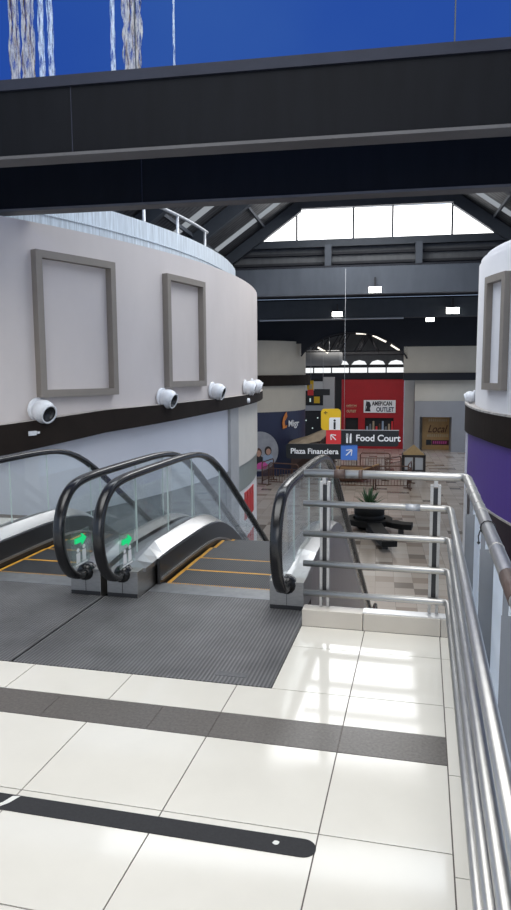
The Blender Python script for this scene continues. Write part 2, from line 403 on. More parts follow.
sj = [x - .047 for x in xs] ; sj[-1] = XE
sj = [-7.6, -6.9, -6.0, -5.1, -4.2, -3.5, -2.92, -2.33, -1.79, -1.23, -.93, -.332, XE]
for a, b in zip(sj[:-1], sj[1:]): g.box(a + .0015, b - .0015, 2.872, 3.104, -.006, .0005, 0)
g.box(-7.6, XE, 2.872, 3.104, -.02, -.002, 1)
g.build('trim_1', [granite, grout], kind='structure')
# upstand under the front rail
g = G()
g.box(plate_x1 + .003, -.345, YE, YE + .11, 0, .112, 0); g.box(-.341, XE + .003, YE, YE + .11, 0, .112, 0)
g.box(XE + .006, .298, YE, YE + .11, 0, .112, 0)
g.build('trim_2', [cream_edge], kind='structure', bevel=.003)
g = G(); g.box(-.345, .298, YE + .012, YE + .10, .112, .119, 0); g.build('trim_14', [white_plastic_trim], kind='structure')
# slab under the landing and its fascia
g = G(); g.box(fx0, .30, fy0, 4.3, -.9, -.351, 0); g.build('floor_slab', [pale_grey], kind='structure')
# lower floor
g = G(); g.box(-16, 16, -6, 58, D - .2, D, 0); g.build('floor_lower', [lower_tiles], rz=ANG, kind='structure')

# anti-slip tape: from the left, rounded right end
g = G(); n = 14
y0, y1, xr = 2.178, 2.272, -.328
pts = [(-3.6, y0)] + [(xr - .047 + .047 * math.sin(PI * k / n), (y0 + y1) / 2 - .047 * math.cos(PI * k / n)) for k in range(n + 1)] + [(-3.6, y1)]
g.prism(pts, 'z', .0002, .003, 0)
t = g.build('anti_slip_tape', [tape_black]); tag(t, 'long black anti-slip tape strip with rounded end stuck on cream tiles', 'tape')
g = G(); g.prism([(-.471 + .011 * math.cos(2 * PI * k / 9) * (1 + .3 * (k % 2)), 2.229 + .011 * math.sin(2 * PI * k / 9)) for k in range(9)], 'z', .003, .0038)
w = g.build('worn_spot', [white_wear], t); w['label'] = 'pale worn spot'
g = G(); g.prism([(-1.585, 2.182), (-1.562, 2.180), (-1.53, 2.22), (-1.51, 2.268), (-1.54, 2.262), (-1.555, 2.22)], 'z', .003, .0038); w = g.build('worn_spot', [white_wear], t)

# ================================================================== ESCALATORS
SL = .6; YC = 6.80; WS = .24; YB = YC + (-D) / SL
def softplus(a): return a if a > 30 else math.log1p(math.exp(a))
def zp(y):
    return -SL * WS * softplus((y - YC) / WS) + SL * WS * softplus((y - YB) / WS)
def smooth(pts, k=6):
    out = []; n = len(pts)
    for i in range(n - 1):
        p0, p1, p2, p3 = pts[max(i - 1, 0)], pts[i], pts[i + 1], pts[min(i + 2, n - 1)]
        for j in range(k):
            t = j / k
            out.append(tuple(.5 * ((2 * b) + (-a + c) * t + (2 * a - 5 * b + 4 * c - d) * t * t + (-a + 3 * b - 3 * c + d) * t ** 3) for a, b, c, d in zip(p0, p1, p2, p3)))
    out.append(pts[-1]); return out
NEWEL = [(4.66, .185), (4.56, .175), (4.44, .215), (4.34, .31), (4.285, .43), (4.272, .56), (4.30, .68), (4.375, .785), (4.50, .855), (4.70, .884), (5.0, .890)]
ztop = .89
def hand_path():
    top = smooth(NEWEL, 4)
    ymid = [5.3 + .2 * i for i in range(int((YB + .45 - 5.3) / .2))]
    mid = [(y, ztop + zp(y)) for y in ymid]
    yl = 2 * YB - 2 * YC                   # mirrored newel at the bottom end
    end = YB + 1.15
    bot = [(end + 4.272 - a, b + D) for a, b in reversed(smooth(NEWEL[:-1], 4))]
    return top + mid + bot
HP = hand_path()
YEND = YB + 1.15
def ribbon_section(pts, x, w, h, g, m=0):
    """handrail: rounded flat section swept along (y, z) points in the plane x"""
    sec = [(-w, -.35 * h), (-w * .96, .2 * h), (-w * .7, .46 * h), (-w * .3, .52 * h), (w * .3, .52 * h), (w * .7, .46 * h), (w * .96, .2 * h), (w, -.35 * h), (w * .7, -.5 * h), (-w * .7, -.5 * h)]
    vs = []; n = len(pts); k = len(sec)
    for i, (y, z) in enumerate(pts):
        a = pts[max(i - 1, 0)]; b = pts[min(i + 1, n - 1)]
        dy, dz = b[0] - a[0], b[1] - a[1]; L = math.hypot(dy, dz) or 1
        ny, nz = -dz / L, dy / L
        for (sx, sn) in sec: vs.append((x + sx, y + ny * sn, z + nz * sn))
    fs = [(i * k + j, (i + 1) * k + j, (i + 1) * k + (j + 1) % k, i * k + (j + 1) % k) for i in range(n - 1) for j in range(k)]
    g.add(vs, fs, m, True); g.add(vs[:k], [list(range(k))], m); g.add(vs[-k:], [list(range(k))[::-1]], m)
HW = 1.245 / 2
def strip(g, x0, x1, zf0, zf1, ya, yb, m=0, step=.15):
    """solid strip between x0 and x1 whose lower and upper faces follow functions of y"""
    n = max(2, int((yb - ya) / step)); vs = []
    for i in range(n + 1):
        y = ya + (yb - ya) * i / n
        vs += [(x0, y, zf0(y)), (x1, y, zf0(y)), (x1, y, zf1(y)), (x0, y, zf1(y))]
    fs = [(i * 4 + k, (i + 1) * 4 + k, (i + 1) * 4 + (k + 1) % 4, i * 4 + (k + 1) % 4) for i in range(n) for k in range(4)]
    fs += [(3, 2, 1, 0), (n * 4, n * 4 + 1, n * 4 + 2, n * 4 + 3)]
    g.add(vs, fs, m)
def hand_z(y):
    return ztop + zp(y)
def glass_panels(x, root):
    # first panel carries the rounded newel end, later panels follow the rake
    inner = [(y + .02 if y < 4.66 else y, z) for y, z in smooth(NEWEL, 4)]
    seams = [4.93, 5.62, 6.27, 7.2, 8.4, 9.6, 10.8, 12.0, 13.2]
    def low(y): return .27 + zp(y)
    def panel(poly):
        gg = G(); gg.prism(poly, 'x', x - .006, x + .006); o = gg.build('glass_panel', [glass], root); return o
    pts = [(y, z) for y, z in inner if y < 4.93 and z > .272 and not (y > 4.62 and z < .5)]
    panel([(4.93 - .004, low(4.9)), (4.46, .27)] + pts + [(4.926, .89)])
    sm = seams + [YEND - .45]
    for a, b in zip(sm[:-1], sm[1:]):
        n = 6; yy = [a + .004 + (b - a - .008) * i / n for i in range(n + 1)]
        panel([(y, low(y)) for y in yy] + [(y, hand_z(y)) for y in reversed(yy)])
    for q in seams[:4]:
        gg = G(); gg.box(x - .0062, x + .0062, q - .0012, q + .0012, low(q), hand_z(q) - .03)
        gg.build('panel_edge', [glass_edge], root)
def make_escalator(cx, label):
    root = thing('escalator', label, 'escalator', (cx, 0, 0), 0, 'pair of escalators going down')
    for s in (-1, 1):
        x = s * HW
        g = G(); ribbon_section(HP, x, .039, .052, g)
        g.build('handrail', [rubber], root)
        glass_panels(x, root)
        # newel base box with handrail inlet
        g = G(); a, b = x - .122, x + .122
        g.box(a, b, 4.64, 5.0, -.02, .20, 0); g.box(a + .002, b - .002, 4.636, 4.64, .0, .03, 1)
        g.box(x - .0015, x + .0015, 4.636, 4.642, .02, .195, 1)
        nb = g.build('newel_base', [steel_dark, skirt_black], root, bevel=.006)
        g = G(); g.lathe([(.001, .05), (.055, .045), (.07, .0), (.062, -.06), (.001, -.065)], (x, 4.655, .175), (0, -1, 0), 14); g.build('handrail_inlet', [rubber], nb)
        # deck on both sides of the glass
        g = G()
        inn, out = x - s * .145, x + s * .12
        zi = lambda y: .235 + zp(y); zc = lambda y: .285 + zp(y)
        n = 80; vs = []
        for i in range(n + 1):
            y = 4.75 + (YEND - 5.2 + .1) * i / n
            lift = min(1, (y - 4.75) / .5)
            h0 = .20 + (zp(y) if i else 0)
            vs += [(inn, y, h0 + .02 * lift + .0), (x - s * .02, y, h0 + .085 * lift), (x + s * .02, y, h0 + .085 * lift), (out, y, h0 + .06 * lift), (out, y, h0 - .03), (inn, y, h0 - .03)]
        fs = [(i * 6 + k, (i + 1) * 6 + k, (i + 1) * 6 + (k + 1) % 6, i * 6 + (k + 1) % 6) for i in range(n) for k in range(6)]
        g.add(vs, fs, 0); g.add(vs[:6], [range(6)]); g.add(vs[-6:], [range(5, -1, -1)])
        g.build('deck', [steel_deck], root)
        # skirt panel and its bright brush strip
        g = G(); xa, xb2 = sorted((x - s * .145, x - s * .165))
        strip(g, xa, xb2, lambda y: zp(y) - .25, lambda y: zp(y) + .21, 4.98, YEND - .5); g.build('skirt_panel', [skirt_black], root)
        g = G(); xa, xb2 = sorted((x - s * .165, x - s * .180))
        strip(g, xa, xb2, lambda y: zp(y) + .035, lambda y: zp(y) + .055, 5.0, YEND - .5); o = g.build('brush_strip', [steel], root); o['label'] = 'bright metal strip'
        # outer cladding
        g = G(); xa, xb2 = sorted((x + s * .10, x + s * .118))
        strip(g, xa, xb2, lambda y: max(zp(y) - .95, D + .01), lambda y: zp(y) + .20, 5.0, YEND - .4)
        g.build('side_cladding', [steel_truss], root)
    g = G(); strip(g, -HW - .09, HW + .09, lambda y: max(zp(y) - .97, D + .005), lambda y: max(zp(y) - .93, D + .03), 5.0, YEND - .4); g.build('underside_cladding', [steel_truss], root)
    # landing plate and comb plate
    g = G(); pxl = -.764 if cx > -2 else -.795; pxr = .776 if cx > -2 else .770
    g.box(pxl + .004, pxr - .001, plate_y0 + .002, 4.63, -.03, .002, 0)
    g.box(-.50, .50, 4.63, 4.80, -.03, .002, 0)
    pl = g.build('landing_plate', [plate_mat], root)
    g = G()
    bx = .38
    g.box(bx + .06, bx + .24, 3.50, 3.555, .002, .0032, 0)
    e = g.build('embossed_badge', [badge_grey], pl); e['label'] = 'small worn badge plate'
    g = G(); g.box(-.49, .49, 4.80, 5.02, -.03, .004, 0)
    for k in range(49): g.box(-.485 + k * .02, -.477 + k * .02, 5.02, 5.05, -.02, .002, 0)
    g.build('comb_plate', [comb_grey], root)
    g = G(); g.box(-.72, .72, YEND - .5, YEND + 1.2, D + .001, D + .02, 0); g.build('landing_plate', [plate_mat], root)
    # steps
    hw = HW - .185
    me = None; y = 5.055
    while y < YEND - .75:
        z = zp(y + .2) if y > 5.5 else min(0, zp(y + .2))
        if me is None:
            g = G(); g.box(-hw, hw, 0, .395, -.25, 0, 0); g.box(-hw, hw, 0, .395, 0, .003, 1)
            g.box(-hw, hw, 0.0, .028, .003, .0045, 2); g.box(-hw, -hw + .032, 0, .395, .003, .0045, 2); g.box(hw - .032, hw, 0, .395, .003, .0045, 2)
            st = g.build('step', [step_dark, tread_mat, yellow], root); me = st.data
        else:
            st = bpy.data.objects.new('step', me); COL.objects.link(st); st.parent = root
        st.location = (0, y, z - .012); y += .4
    return root
escR = make_escalator(-1.5225, 'escalator nearest the guard rail, with black handrails and yellow lined steps')
escL = make_escalator(-3.065, 'escalator beside the beige curved wall, partly cut off at the left edge')
# green direction lights on the inner newels
def indicator(root, x, y, z):
    g = G(); g.box(x - .004, x + .004, y - .13, y + .13, z - .19, z + .07, 0)
    ind = g.build('direction_indicator', [glassmat('indicator acrylic', (.9, .96, .94), 1, .06)], root)
    for side, nm in ((x + .0045, 'green_arrow'), (x - .0055, 'green_arrow')):
        g = G(); g.box(side, side + .001, y - .085, y + .015, z - .019, z + .019)
        g.prism([(y + .015, z - .045), (y + .085, z), (y + .015, z + .045)], 'x', side, side + .001)
        a = g.build(nm, [green_glow], ind); a['label'] = 'glowing green arrow'
    g = G()
    side = x + .0045
    for py, hh in ((y - .05, .075), (y + .04, .085)):
        g.box(side, side + .001, py - .028, py + .028, z - .165, z - .165 + hh)
        g.prism([(py + .022 * math.cos(2 * PI * q / 10), z - .145 + hh + .016 * math.sin(2 * PI * q / 10)) for q in range(10)], 'x', side, side + .001)
    g.box(side, side + .001, y - .09, y + .09, z - .185, z - .173)
    g.build('pictogram', [white_paint], ind)
indicator(escR, -HW + .022, 4.69, .42)
indicator(escL, HW + .022, 4.54, .45)

# ================================================================== GUARD RAILING
rail = thing('guard_railing', 'steel pipe guard railing around the landing beside the escalator', 'railing', (-.3, 4.4, 0))
def rb(g, name, mt, label=None, parent=rail):
    for i, v in enumerate(g.v): g.v[i] = (v[0] + .3, v[1] - 4.4, v[2])
    o = g.build(name, mt, parent)
    if label: o['label'] = label
    return o
RY, RX = 4.40, .183
g = G(); c = [(-.735, RY, 1.01), (.215, RY, 1.01), (.25, RY - .008, 1.01), (.268, RY - .03, 1.01), (.276, RY - .07, 1.01), (.276, -1.5, 1.01)]
g.tube(c, .0265, 14); top = rb(g, 'top_rail', [steel])
for a, b in ((-.64 + .1, -.64 + .17), (-.385, -.36)):
    gg = G(); gg.tube([(a, RY, 1.01), (b, RY, 1.01)], .0285, 14); rb(gg, 'tape_wrap', [brown_tape], 'brown tape wrap', top).location = (0, 0, 0)
gg = G(); gg.tube([(.276, 2.27, 1.01), (.276, 2.02, 1.01)], .0285, 14); rb(gg, 'tape_wrap', [brown_tape], 'brown tape wrap', top)
for yy in (3.95, 3.72, 3.45, 3.28, 2.62):
    gg = G(); gg.tube([(.276, yy, 1.01), (.276, yy - .012, 1.01)], .0285, 14); rb(gg, 'clamp_ring', [steel_dark], None, top)
for z in (.81, .61, .41, .21):
    g = G(); g.tube([(-.74, RY, z), (.135, RY, z), (.162, RY - .008, z), (.178, RY - .028, z), (RX, RY - .06, z), (RX, -1.5, z)], .021, 12); o = rb(g, 'rail', [steel])
    if z == .81:
        gg = G(); gg.tube([(-.09, RY, z), (.0, RY, z)], .0225, 12); rb(gg, 'tape_wrap', [galv_bar], 'torn grey tape wrap', o)
for x in (-.605, .093):
    g = G()
    g.box(x - .032, x - .014, RY + .03, RY + .075, .112, .95, 0); g.box(x + .014, x + .032, RY + .03, RY + .075, .112, .95, 0)
    g.box(x - .014, x + .014, RY + .045, RY + .06, .2, .93, 1)
    for z in (.81, .61, .41, .21): g.box(x - .012, x + .012, RY + .0, RY + .05, z - .01, z + .01, 0)
    g.box(x - .012, x + .012, RY - .005, RY + .06, .945, .985, 0)
    rb(g, 'post', [steel, skirt_black], 'post of two flat bars')
for y in (4.30, 3.45, 2.5, 1.5, .5, -.5):
    xl, xr_ = (.268, .322) if y > 4 else (.287, .378)
    g = G(); g.box(xl, xr_, y - .004, y + .004, -.25, .80, 0)
    g.box(RX + .01, xl, y - .004, y + .004, .206, .214, 0)
    g.box(.29, .31, y - .004, y + .004, .80, .98, 0)
    rb(g, 'post', [grey_post], 'flat grey painted post')
g = G(); g.tube([(.276 + .03 * math.cos(2 * PI * k / 12), 2.98, 1.01 + .03 * math.sin(2 * PI * k / 12)) for k in range(12)], .003, 6, closed=True)
g.tube([(.247, 2.98, 1.0), (.24, 2.99, .97), (.243, 3.0, .945)], .003, 6); g.lathe([(.001, .008), (.008, 0), (.001, -.008)], (.243, 3.0, .94), (0, 0, 1), 8)
rb(g, 'cable_tie', [cable_black], 'black cable tie')
g = G(); g.box(.190, .30, -1.5, RY - .06, .0005, .016); o = rb(g, 'base_plate', [plate_dull], 'dull grey base plate')
# white boards fixed behind the side rail
names = ['white board behind the side rail, next to the rail corner', 'white board behind the side rail, between the two nearest grey posts in view', 'white board behind the side rail, cut off at the photo edge']
for k, (ya, yb) in enumerate(((4.32, 5.05), (3.47, 4.28), (2.52, 3.43))):
    g = G(); g.box(.350, .365, ya, yb, -.25, .78, 0)
    o = g.build('white_board', [sheet_white], bevel=.003); tag(o, names[k], 'board', 'white boards along the side rail')

# ================================================================== LEFT CURVED BUILDING
CL, RL = (-19.027, 14.685), 15.12
def zs(pts):
    def f(t):
        if t <= pts[0][0]: return pts[0][1]
        for (a, za), (b, zb) in zip(pts[:-1], pts[1:]):
            if t <= b: return za + (zb - za) * (t - a) / (b - a)
        return pts[-1][1]
    return f
bt = zs([(-40, .84), (-25.9, 1.0), (-19.3, 1.115), (-8.5, 1.155), (2.2, 1.175), (14, 1.19)])
bb = zs([(-40, .35), (-25.9, .60), (-19.4, .775), (-8.5, .895), (2.2, .955), (14, .985)])
g = G(); g.arc(CL, RL - .3, RL, -40, 40, lambda t: bb(t) + .05, 3.69, 90); g.build('wall_left', [wall_beige], kind='structure')
g = G(); g.arc(CL, RL - .05, RL + .14, -40, 40, bb, bt, 90, 0, 1); g.build('trim_3', [band_brown, dust], kind='structure')
g = G(); g.arc(CL, RL - .3, RL - .02, -40, -2.9, -.41, bb, 50); g.build('wall_left_panel', [panel_white], kind='structure')
g = G(); g.arc(CL, RL - .3, RL + .04, -2.88, -.72, D, bb, 4); g.build('column_left', [column_grey], kind='structure')
g = G(); g.arc(CL, RL - .3, RL - .01, -.70, 40, -.41, bb, 46); g.build('wall_left_end', [cream_light], kind='structure')
g = G(); g.arc(CL, RL - .3, RL - .03, -.70, 40, -1.0, -.412, 46); g.build('wall_left_frieze', [green_grey], kind='structure')
g = G(); g.arc(CL, RL - .3, RL - .06, -40, -2.9, D, -.412, 50); g.build('window_1', [store_grey], kind='structure')
g = G(); g.arc(CL, RL - .3, RL - .04, -.70, 40, D, -1.002, 46); g.build('wall_left_lower', [store_white], kind='structure')
# big red letters on the lower shop front
ms = thing('shop_lettering', 'large red letters on the white lower shop front below the curved wall', 'sign', (CL[0] + RL, CL[1] + .6, -2.0))
for k, td in enumerate((2.3, 3.6, 4.9, 6.2)):
    for (z0, z1, dt) in ((-1.75, -1.02 - .0, .9), (-2.9, -2.1, .9)):
        g = G(); g.arc((CL[0] - ms.location.x, CL[1] - ms.location.y), RL - .04, RL - .02, td, td + .32, z0 + 2, z1 + 1.9, 2); g.arc((CL[0] - ms.location.x, CL[1] - ms.location.y), RL - .04, RL - .02, td + .6, td + .92, z0 + 2, z1 + 1.9, 2)
        g.arc((CL[0] - ms.location.x, CL[1] - ms.location.y), RL - .04, RL - .02, td, td + .92, z1 + 1.78, z1 + 1.92, 3)
        g.build('letter', [red_letter], ms)
# empty picture mouldings
def moulding(c, r, t0, t1, z0, z1, w, dep, label, sgn=1):
    tm = (t0 + t1) / 2; base = (c[0] + r * math.cos(R(tm)), c[1] + r * math.sin(R(tm)), z0)
    root = thing('wall_frame', label, 'frame', base, 0, 'empty frames on the curved walls')
    cc = (c[0] - base[0], c[1] - base[1]); dt = math.degrees(w / r)
    ra, rb_ = r, r + dep
    for (a, b, za, zb, nm, lt) in ((t0, t1, 0, w, 'frame_rail', None), (t0, t1, z1 - z0 - w, z1 - z0, 'frame_rail', None), (t0, t0 + dt, w, z1 - z0 - w, 'frame_stile', None), (t1 - dt, t1, w, z1 - z0 - w, 'frame_stile', None)):
        g = G(); g.arc(cc, ra, rb_, a, b, za, zb, 8 if nm == 'frame_rail' else 1); g.build(nm, [frame_taupe], root)
    return root
moulding(CL, RL, -23.65, -18.15, 1.335, 3.32, .10, .11, 'large empty taupe frame on the beige curved wall, nearest the left edge')
moulding(CL, RL, -13.2, -8.15, 1.415, 3.32, .10, .11, 'second empty taupe frame on the beige wall, toward its curved end')
# spotlights on the ledge
def spot_proto(label):
    root = thing('spotlight', label, 'spotlight', (0, 0, 0), 0, 'white round spotlights on the wall ledges')
    g = G(); g.lathe([(.001, 0), (.15, 0), (.165, .02), (.165, .035), (.13, .05), (.001, .05)], (0, 0, 0), (1, 0, 0), 22); g.build('mount', [white_plastic], root)
    ax = Vector((.86, .1, -.30)).normalized()
    g = G(); g.lathe([(.001, -.02), (.07, -.005), (.12, .03), (.15, .08), (.163, .13), (.16, .18), (.145, .215), (.128, .235), (.134, .24), (.134, .262), (.112, .262), (.10, .19), (.001, .18)], (.0, 0, .02), ax, 26)
    h = g.build('housing', [white_plastic], root)
    g = G(); g.lathe([(.108, .254), (.098, .20), (.001, .188)], (.0, 0, .02), ax, 22); r_ = g.build('reflector', [black_mouth], h); r_['label'] = 'black reflector'
    return root
sp = None
for k, (td, z, lab) in enumerate(((-23.72, 1.17, 'white spotlight under the large frame at the left edge'),
                             (-13.65, 1.25, 'white spotlight below the left corner of the second frame'),
                             (-6.6, 1.32, 'white spotlight on the ledge just right of the second frame'),
                             (1.7, 1.34, 'white spotlight near the curved end of the beige wall, left of its twin'),
                             (5.0, 1.36, 'white spotlight at the very end of the beige curved wall'))):
    pos = (CL[0] + (RL + .01) * math.cos(R(td)), CL[1] + (RL + .01) * math.sin(R(td)), z)
    if sp is None: sp = spot_proto(lab); o = sp; o.location = pos; o.rotation_euler.z = R(td)
    else: o = dup(sp, lab, pos, R(td))
CR, RR = (5.48, 12.95), 4.56
td = -186
o = dup(sp, 'white spotlight on the ledge of the right curved wall', (CR[0] + (RR + .0) * math.cos(R(175)), CR[1] + RR * math.sin(R(175)), 1.20), R(165)); o.scale = (.7, .7, .7)
# small fittings on the band
g = G(); g.box(0, .02, -.06, .06, -.03, .03); g.box(.0, .035, .06, .10, -.01, .02)
o = g.build('bracket', [white_plastic], loc=(CL[0] + (RL + .141) * math.cos(R(-24.4)), CL[1] + (RL + .141) * math.sin(R(-24.4)), .86), rz=R(-24.4)); tag(o, 'small white bracket on the brown band under the large frame', 'bracket')
g = G(); g.lathe([(.001, .05), (.05, .045), (.06, .0)], (0, 0, 0), (1, 0, 0), 12)
o = g.build('junction_box', [white_plastic], loc=(CL[0] + (RL + .141) * math.cos(R(.9)), CL[1] + (RL + .141) * math.sin(R(.9)), 1.04), rz=R(.9)); tag(o, 'small white round box on the brown band near its curved end', 'box')
# sheet parapet behind the wall top, roof rail
g = G(); g.arc(CL, RL - .62, RL - .55, -40, 12, 3.5, 4.28, 70); g.arc(CL, RL - .62, RL - .53, -40, 12, 3.96, 3.98, 70); g.build('wall_left_parapet', [galv], kind='structure')
rr_ = thing('roof_rail', 'thin galvanised rail and posts on the roof behind the beige wall', 'railing', (CL[0] + 14.3 * math.cos(R(-6)), CL[1] + 14.3 * math.sin(R(-6)), 4.1))
def rloc(td, z, r=14.3): return (CL[0] + r * math.cos(R(td)) - rr_.location.x, CL[1] + r * math.sin(R(td)) - rr_.location.y, z - 4.1)
for td, zt in ((-16.6, 5.3), (-10.4, 5.3), (-5.2, 5.3), (1.2, 5.3)):
    g = G(); a = rloc(td, 3.7); b = rloc(td, 4.74); g.tube([a, b], .03, 8); g.build('post', [galv_bar], rr_)
g = G(); g.tube([rloc(t, 4.75) for t in range(-22, 3, 1)], .035, 8); g.build('rail', [galv_bar], rr_)
# the flat roof behind the parapet
g = G(); g.arc(CL, 5, RL - .63, -40, 40, 3.3, 3.5, 40); g.build('ceiling_left_block', [roof_dark], kind='structure')

# ================================================================== RIGHT CURVED BUILDING
btr = zs([(-206, 1.09), (-180, 1.07), (-165, 1.01), (-150, .97)]); bbr = zs([(-206, .62), (-180, .60), (-165, .58), (-150, .50)])
T0, T1 = -215, -120
g = G(); g.arc(CR, RR - .3, RR, T0, T1, .4, 3.50, 60)
n = 60                                     # soft rounded top edge
for rr, z0, z1 in ((RR - .03, 3.5, 3.58), (RR - .1, 3.58, 3.65)): g.arc(CR, RR - .3, rr, T0, T1, z0, z1, 60)
g.build('wall_right', [wall_white], kind='structure')
g = G(); g.arc(CR, RR - .05, RR + .17, T0, T1, bbr, btr, 60, 0, 1); g.arc(CR, RR + .12, RR + .18, T0, T1, lambda t: btr(t), lambda t: btr(t) + .03, 60, 1); g.build('trim_4', [band_brown, dust], kind='structure')
g = G(); g.arc(CR, RR - .3, RR + .11, -181, T1, lambda t: -.46 + .009 * min(0, -(t + 170)), bbr, 40); g.build('wall_right_panel', [purple], kind='structure')
g = G(); g.arc(CR, RR - .3, RR + .145, -188, -181.1, D, bbr, 4); g.build('column_right', [white_paint], kind='structure')
g = G(); g.arc(CR, RR - .3, RR + .09, -181, T1, D, -.46, 40); g.build('wall_right_lower', [plum_dark], kind='structure')
g = G(); g.arc(CR, RR - .0, RR + .125, -181, T1, lambda t: -.49 + .009 * min(0, -(t + 170)), lambda t: -.455 + .009 * min(0, -(t + 170)), 40); g.build('trim_5', [dust], kind='structure')
moulding(CR, RR, -167.6, -158.0, 1.36, 3.15, .11, .10, 'empty taupe frame on the white curved wall at the right edge')
st = thing('star_decals', 'small pale star marks scattered on the dark plum wall under the purple panel', 'decal', (CR[0] - RR, CR[1] - 1.5, -1.2))
for k in range(16):
    td = -172 + 2.6 * k * .8 + random.uniform(-.6, .6); z = random.uniform(-2.0, -.75); r = RR + .09; cx, cy = CR[0] + r * math.cos(R(td)) - st.location.x, CR[1] + r * math.sin(R(td)) - st.location.y
    tx, ty = -math.sin(R(td)), math.cos(R(td)); nx, ny = math.cos(R(td)), math.sin(R(td)); s_ = random.uniform(.02, .05)
    pts = []
    for q in range(8):
        a = PI / 4 * q; l = s_ * (1 if q % 2 == 0 else .25) * (2 if q in (2, 6) else 1); pts.append((l * math.cos(a), l * math.sin(a)))
    vs = [(cx + tx * a, cy + ty * a, z + 1.2 + b) for a, b in pts]; vs += [(x + nx * .006, y + ny * .006, zz) for x, y, zz in vs]
    g = G(); g.add(vs, [range(8), range(15, 7, -1)] + [(i, (i + 1) % 8, (i + 1) % 8 + 8, i + 8) for i in range(8)]); g.build('star', [poster_text], st)

# ================================================================== ROOF
def M_build(g, name, mats, kind='structure', bevel=0): return g.build(name, mats, rz=ANG, kind=kind, bevel=bevel)
ZB = 3.78
def ibeam(v, h, name, right=10.0):
    g = G(); g.box(-11, right, v, v + .03, ZB + .03, ZB + h, 0); g.box(-11, right, v - .06, v + .19, ZB, ZB + .03, 1)
    g.box(-11, right, v - .03, v + .16, ZB + h, ZB + h + .10, 2)
    for u in (-3.0, ): g.box(u, u + .008, v - .004, v, ZB + .03, ZB + h, 2)
    return M_build(g, name, [beam_paint, beam_paint_lit, beam_cap])
ibeam(6.72, .66, 'beam_near')
ibeam(8.78, .80, 'beam_far')
# blue glazing above the near beam
g = G(); g.box(-11, 10, 6.80, 6.812, ZB + .76, 7.0); M_build(g, 'window_2', [blue_film])
g = G()
for u in (-8.6, -6.2, -.75 - 1.6, .63, 2.9): g.box(u - .006, u + .006, 6.79, 6.815, ZB + .76, 7.0)
M_build(g, 'trim_6', [slate_mid])
def peel(u0, u1, m, label, z1=6.9, z0=None):
    z0 = ZB + .765 if z0 is None else z0
    n = 26; L = []; Rr = []
    for i in range(n + 1):
        z = z0 + (z1 - z0) * i / n; j = .10 * (u1 - u0)
        L.append((u0 + random.uniform(-j, j) - (u0 + u1) / 2, z)); Rr.append((u1 + random.uniform(-j, j) - (u0 + u1) / 2, z))
    g = G(); g.prism(L + Rr[::-1], 'y', -.004, 0)
    c = mall((u0 + u1) / 2, 6.798, 0)
    o = g.build('peeling_film', [m], loc=c, rz=ANG); tag(o, label, 'peeling film', 'peeled streaks on the blue glazing'); return o
peel(-3.66, -3.55, peel_rust, 'rusty peeled streak on blue glazing, furthest left')
peel(-3.53, -3.39, peel_rust, 'broad rusty and white peeled streak near the left edge of the blue glazing')
peel(-3.35, -3.29, peel_white, 'thin pale peeled streak between a broad rusty one and a whitish one')
peel(-3.25, -3.19, peel_white, 'whitish peeled streak closing the left cluster on its right')
peel(-2.60, -2.555, peel_white, 'thin pale streak just left of the wide rusty streak')
peel(-2.47, -2.29, peel_rust, 'wide rusty and white peeled streak on blue glazing')
peel(-1.975, -1.955, peel_white, 'single hairline white streak on blue glazing')

# near roof over the landing, out of view; its glowing skylight panel is added
g = G(); zr = 7.0
g.box(-11, 10, -8, -.3, zr, zr + .1); g.box(-11, 10, 5.4, 6.9, zr, zr + .1); g.box(-11, -4.6, -.3, 5.4, zr, zr + .1); g.box(1.8, 10, -.3, 5.4, zr, zr + .1)
M_build(g, 'ceiling', [roof_dark])
g = G(); g.box(-4.6, 1.8, -.3, 5.4, zr + .02, zr + .06); M_build(g, 'window_3', [day_soft])
# atrium roof: two slopes, ridge, rafters
def slope(u): return 7.25 - max(0, abs(u + .15) - 2.55) * .70
g = G()
for sgn in (-1, 1):
    a, b = -.15 + sgn * 2.5, -.15 + sgn * 8.0
    vs = [(a, 14.3, 7.42), (b, 14.3, 7.42 - 5.5 * .7), (b, 24.2, 7.42 - 5.5 * .7), (a, 24.2, 7.42)]
    vs += [(x, y, z + .05) for x, y, z in vs]
    g.add(vs, [(0, 1, 2, 3), (7, 6, 5, 4), (0, 4, 5, 1), (1, 5, 6, 2), (2, 6, 7, 3), (3, 7, 4, 0)], 0)
M_build(g, 'ceiling_atrium', [corrug])
g = G()
g.box(-2.65, 2.35, 14.3, 24.2, 7.46, 7.55); 
M_build(g, 'ceiling_ridge', [roof_dark])
g = G()
for k, (va, vb) in enumerate(((14.6, 15.5), (17.05, 18.25), (19.84, 21.0), (21.65, 22.0))):
    g.box(-2.5, -1.85, va, vb, 7.43, 7.455); g.box(-1.78, -1.12, va, vb, 7.43, 7.455)
M_build(g, 'window_4', [day_soft])
for sgn in (-1, 1):                        # pale translucent strips on the slopes
    g = G()
    for va in (14.7, 18.5, 22.3):
        a, b = -.15 + sgn * 2.9, -.15 + sgn * 6.6
        vs = [(a, va, 7.40 - .4 * .7), (b, va, 7.40 - 4.1 * .7), (b, va + .45, 7.40 - 4.1 * .7), (a, va + .45, 7.40 - .4 * .7)]
        vs += [(x, y, z - .015) for x, y, z in vs]
        g.add(vs, [(0, 3, 2, 1), (4, 5, 6, 7), (0, 1, 5, 4), (1, 2, 6, 5), (2, 3, 7, 6), (3, 0, 4, 7)])
    M_build(g, 'window_5' if sgn < 0 else 'window_6', [day_strip])
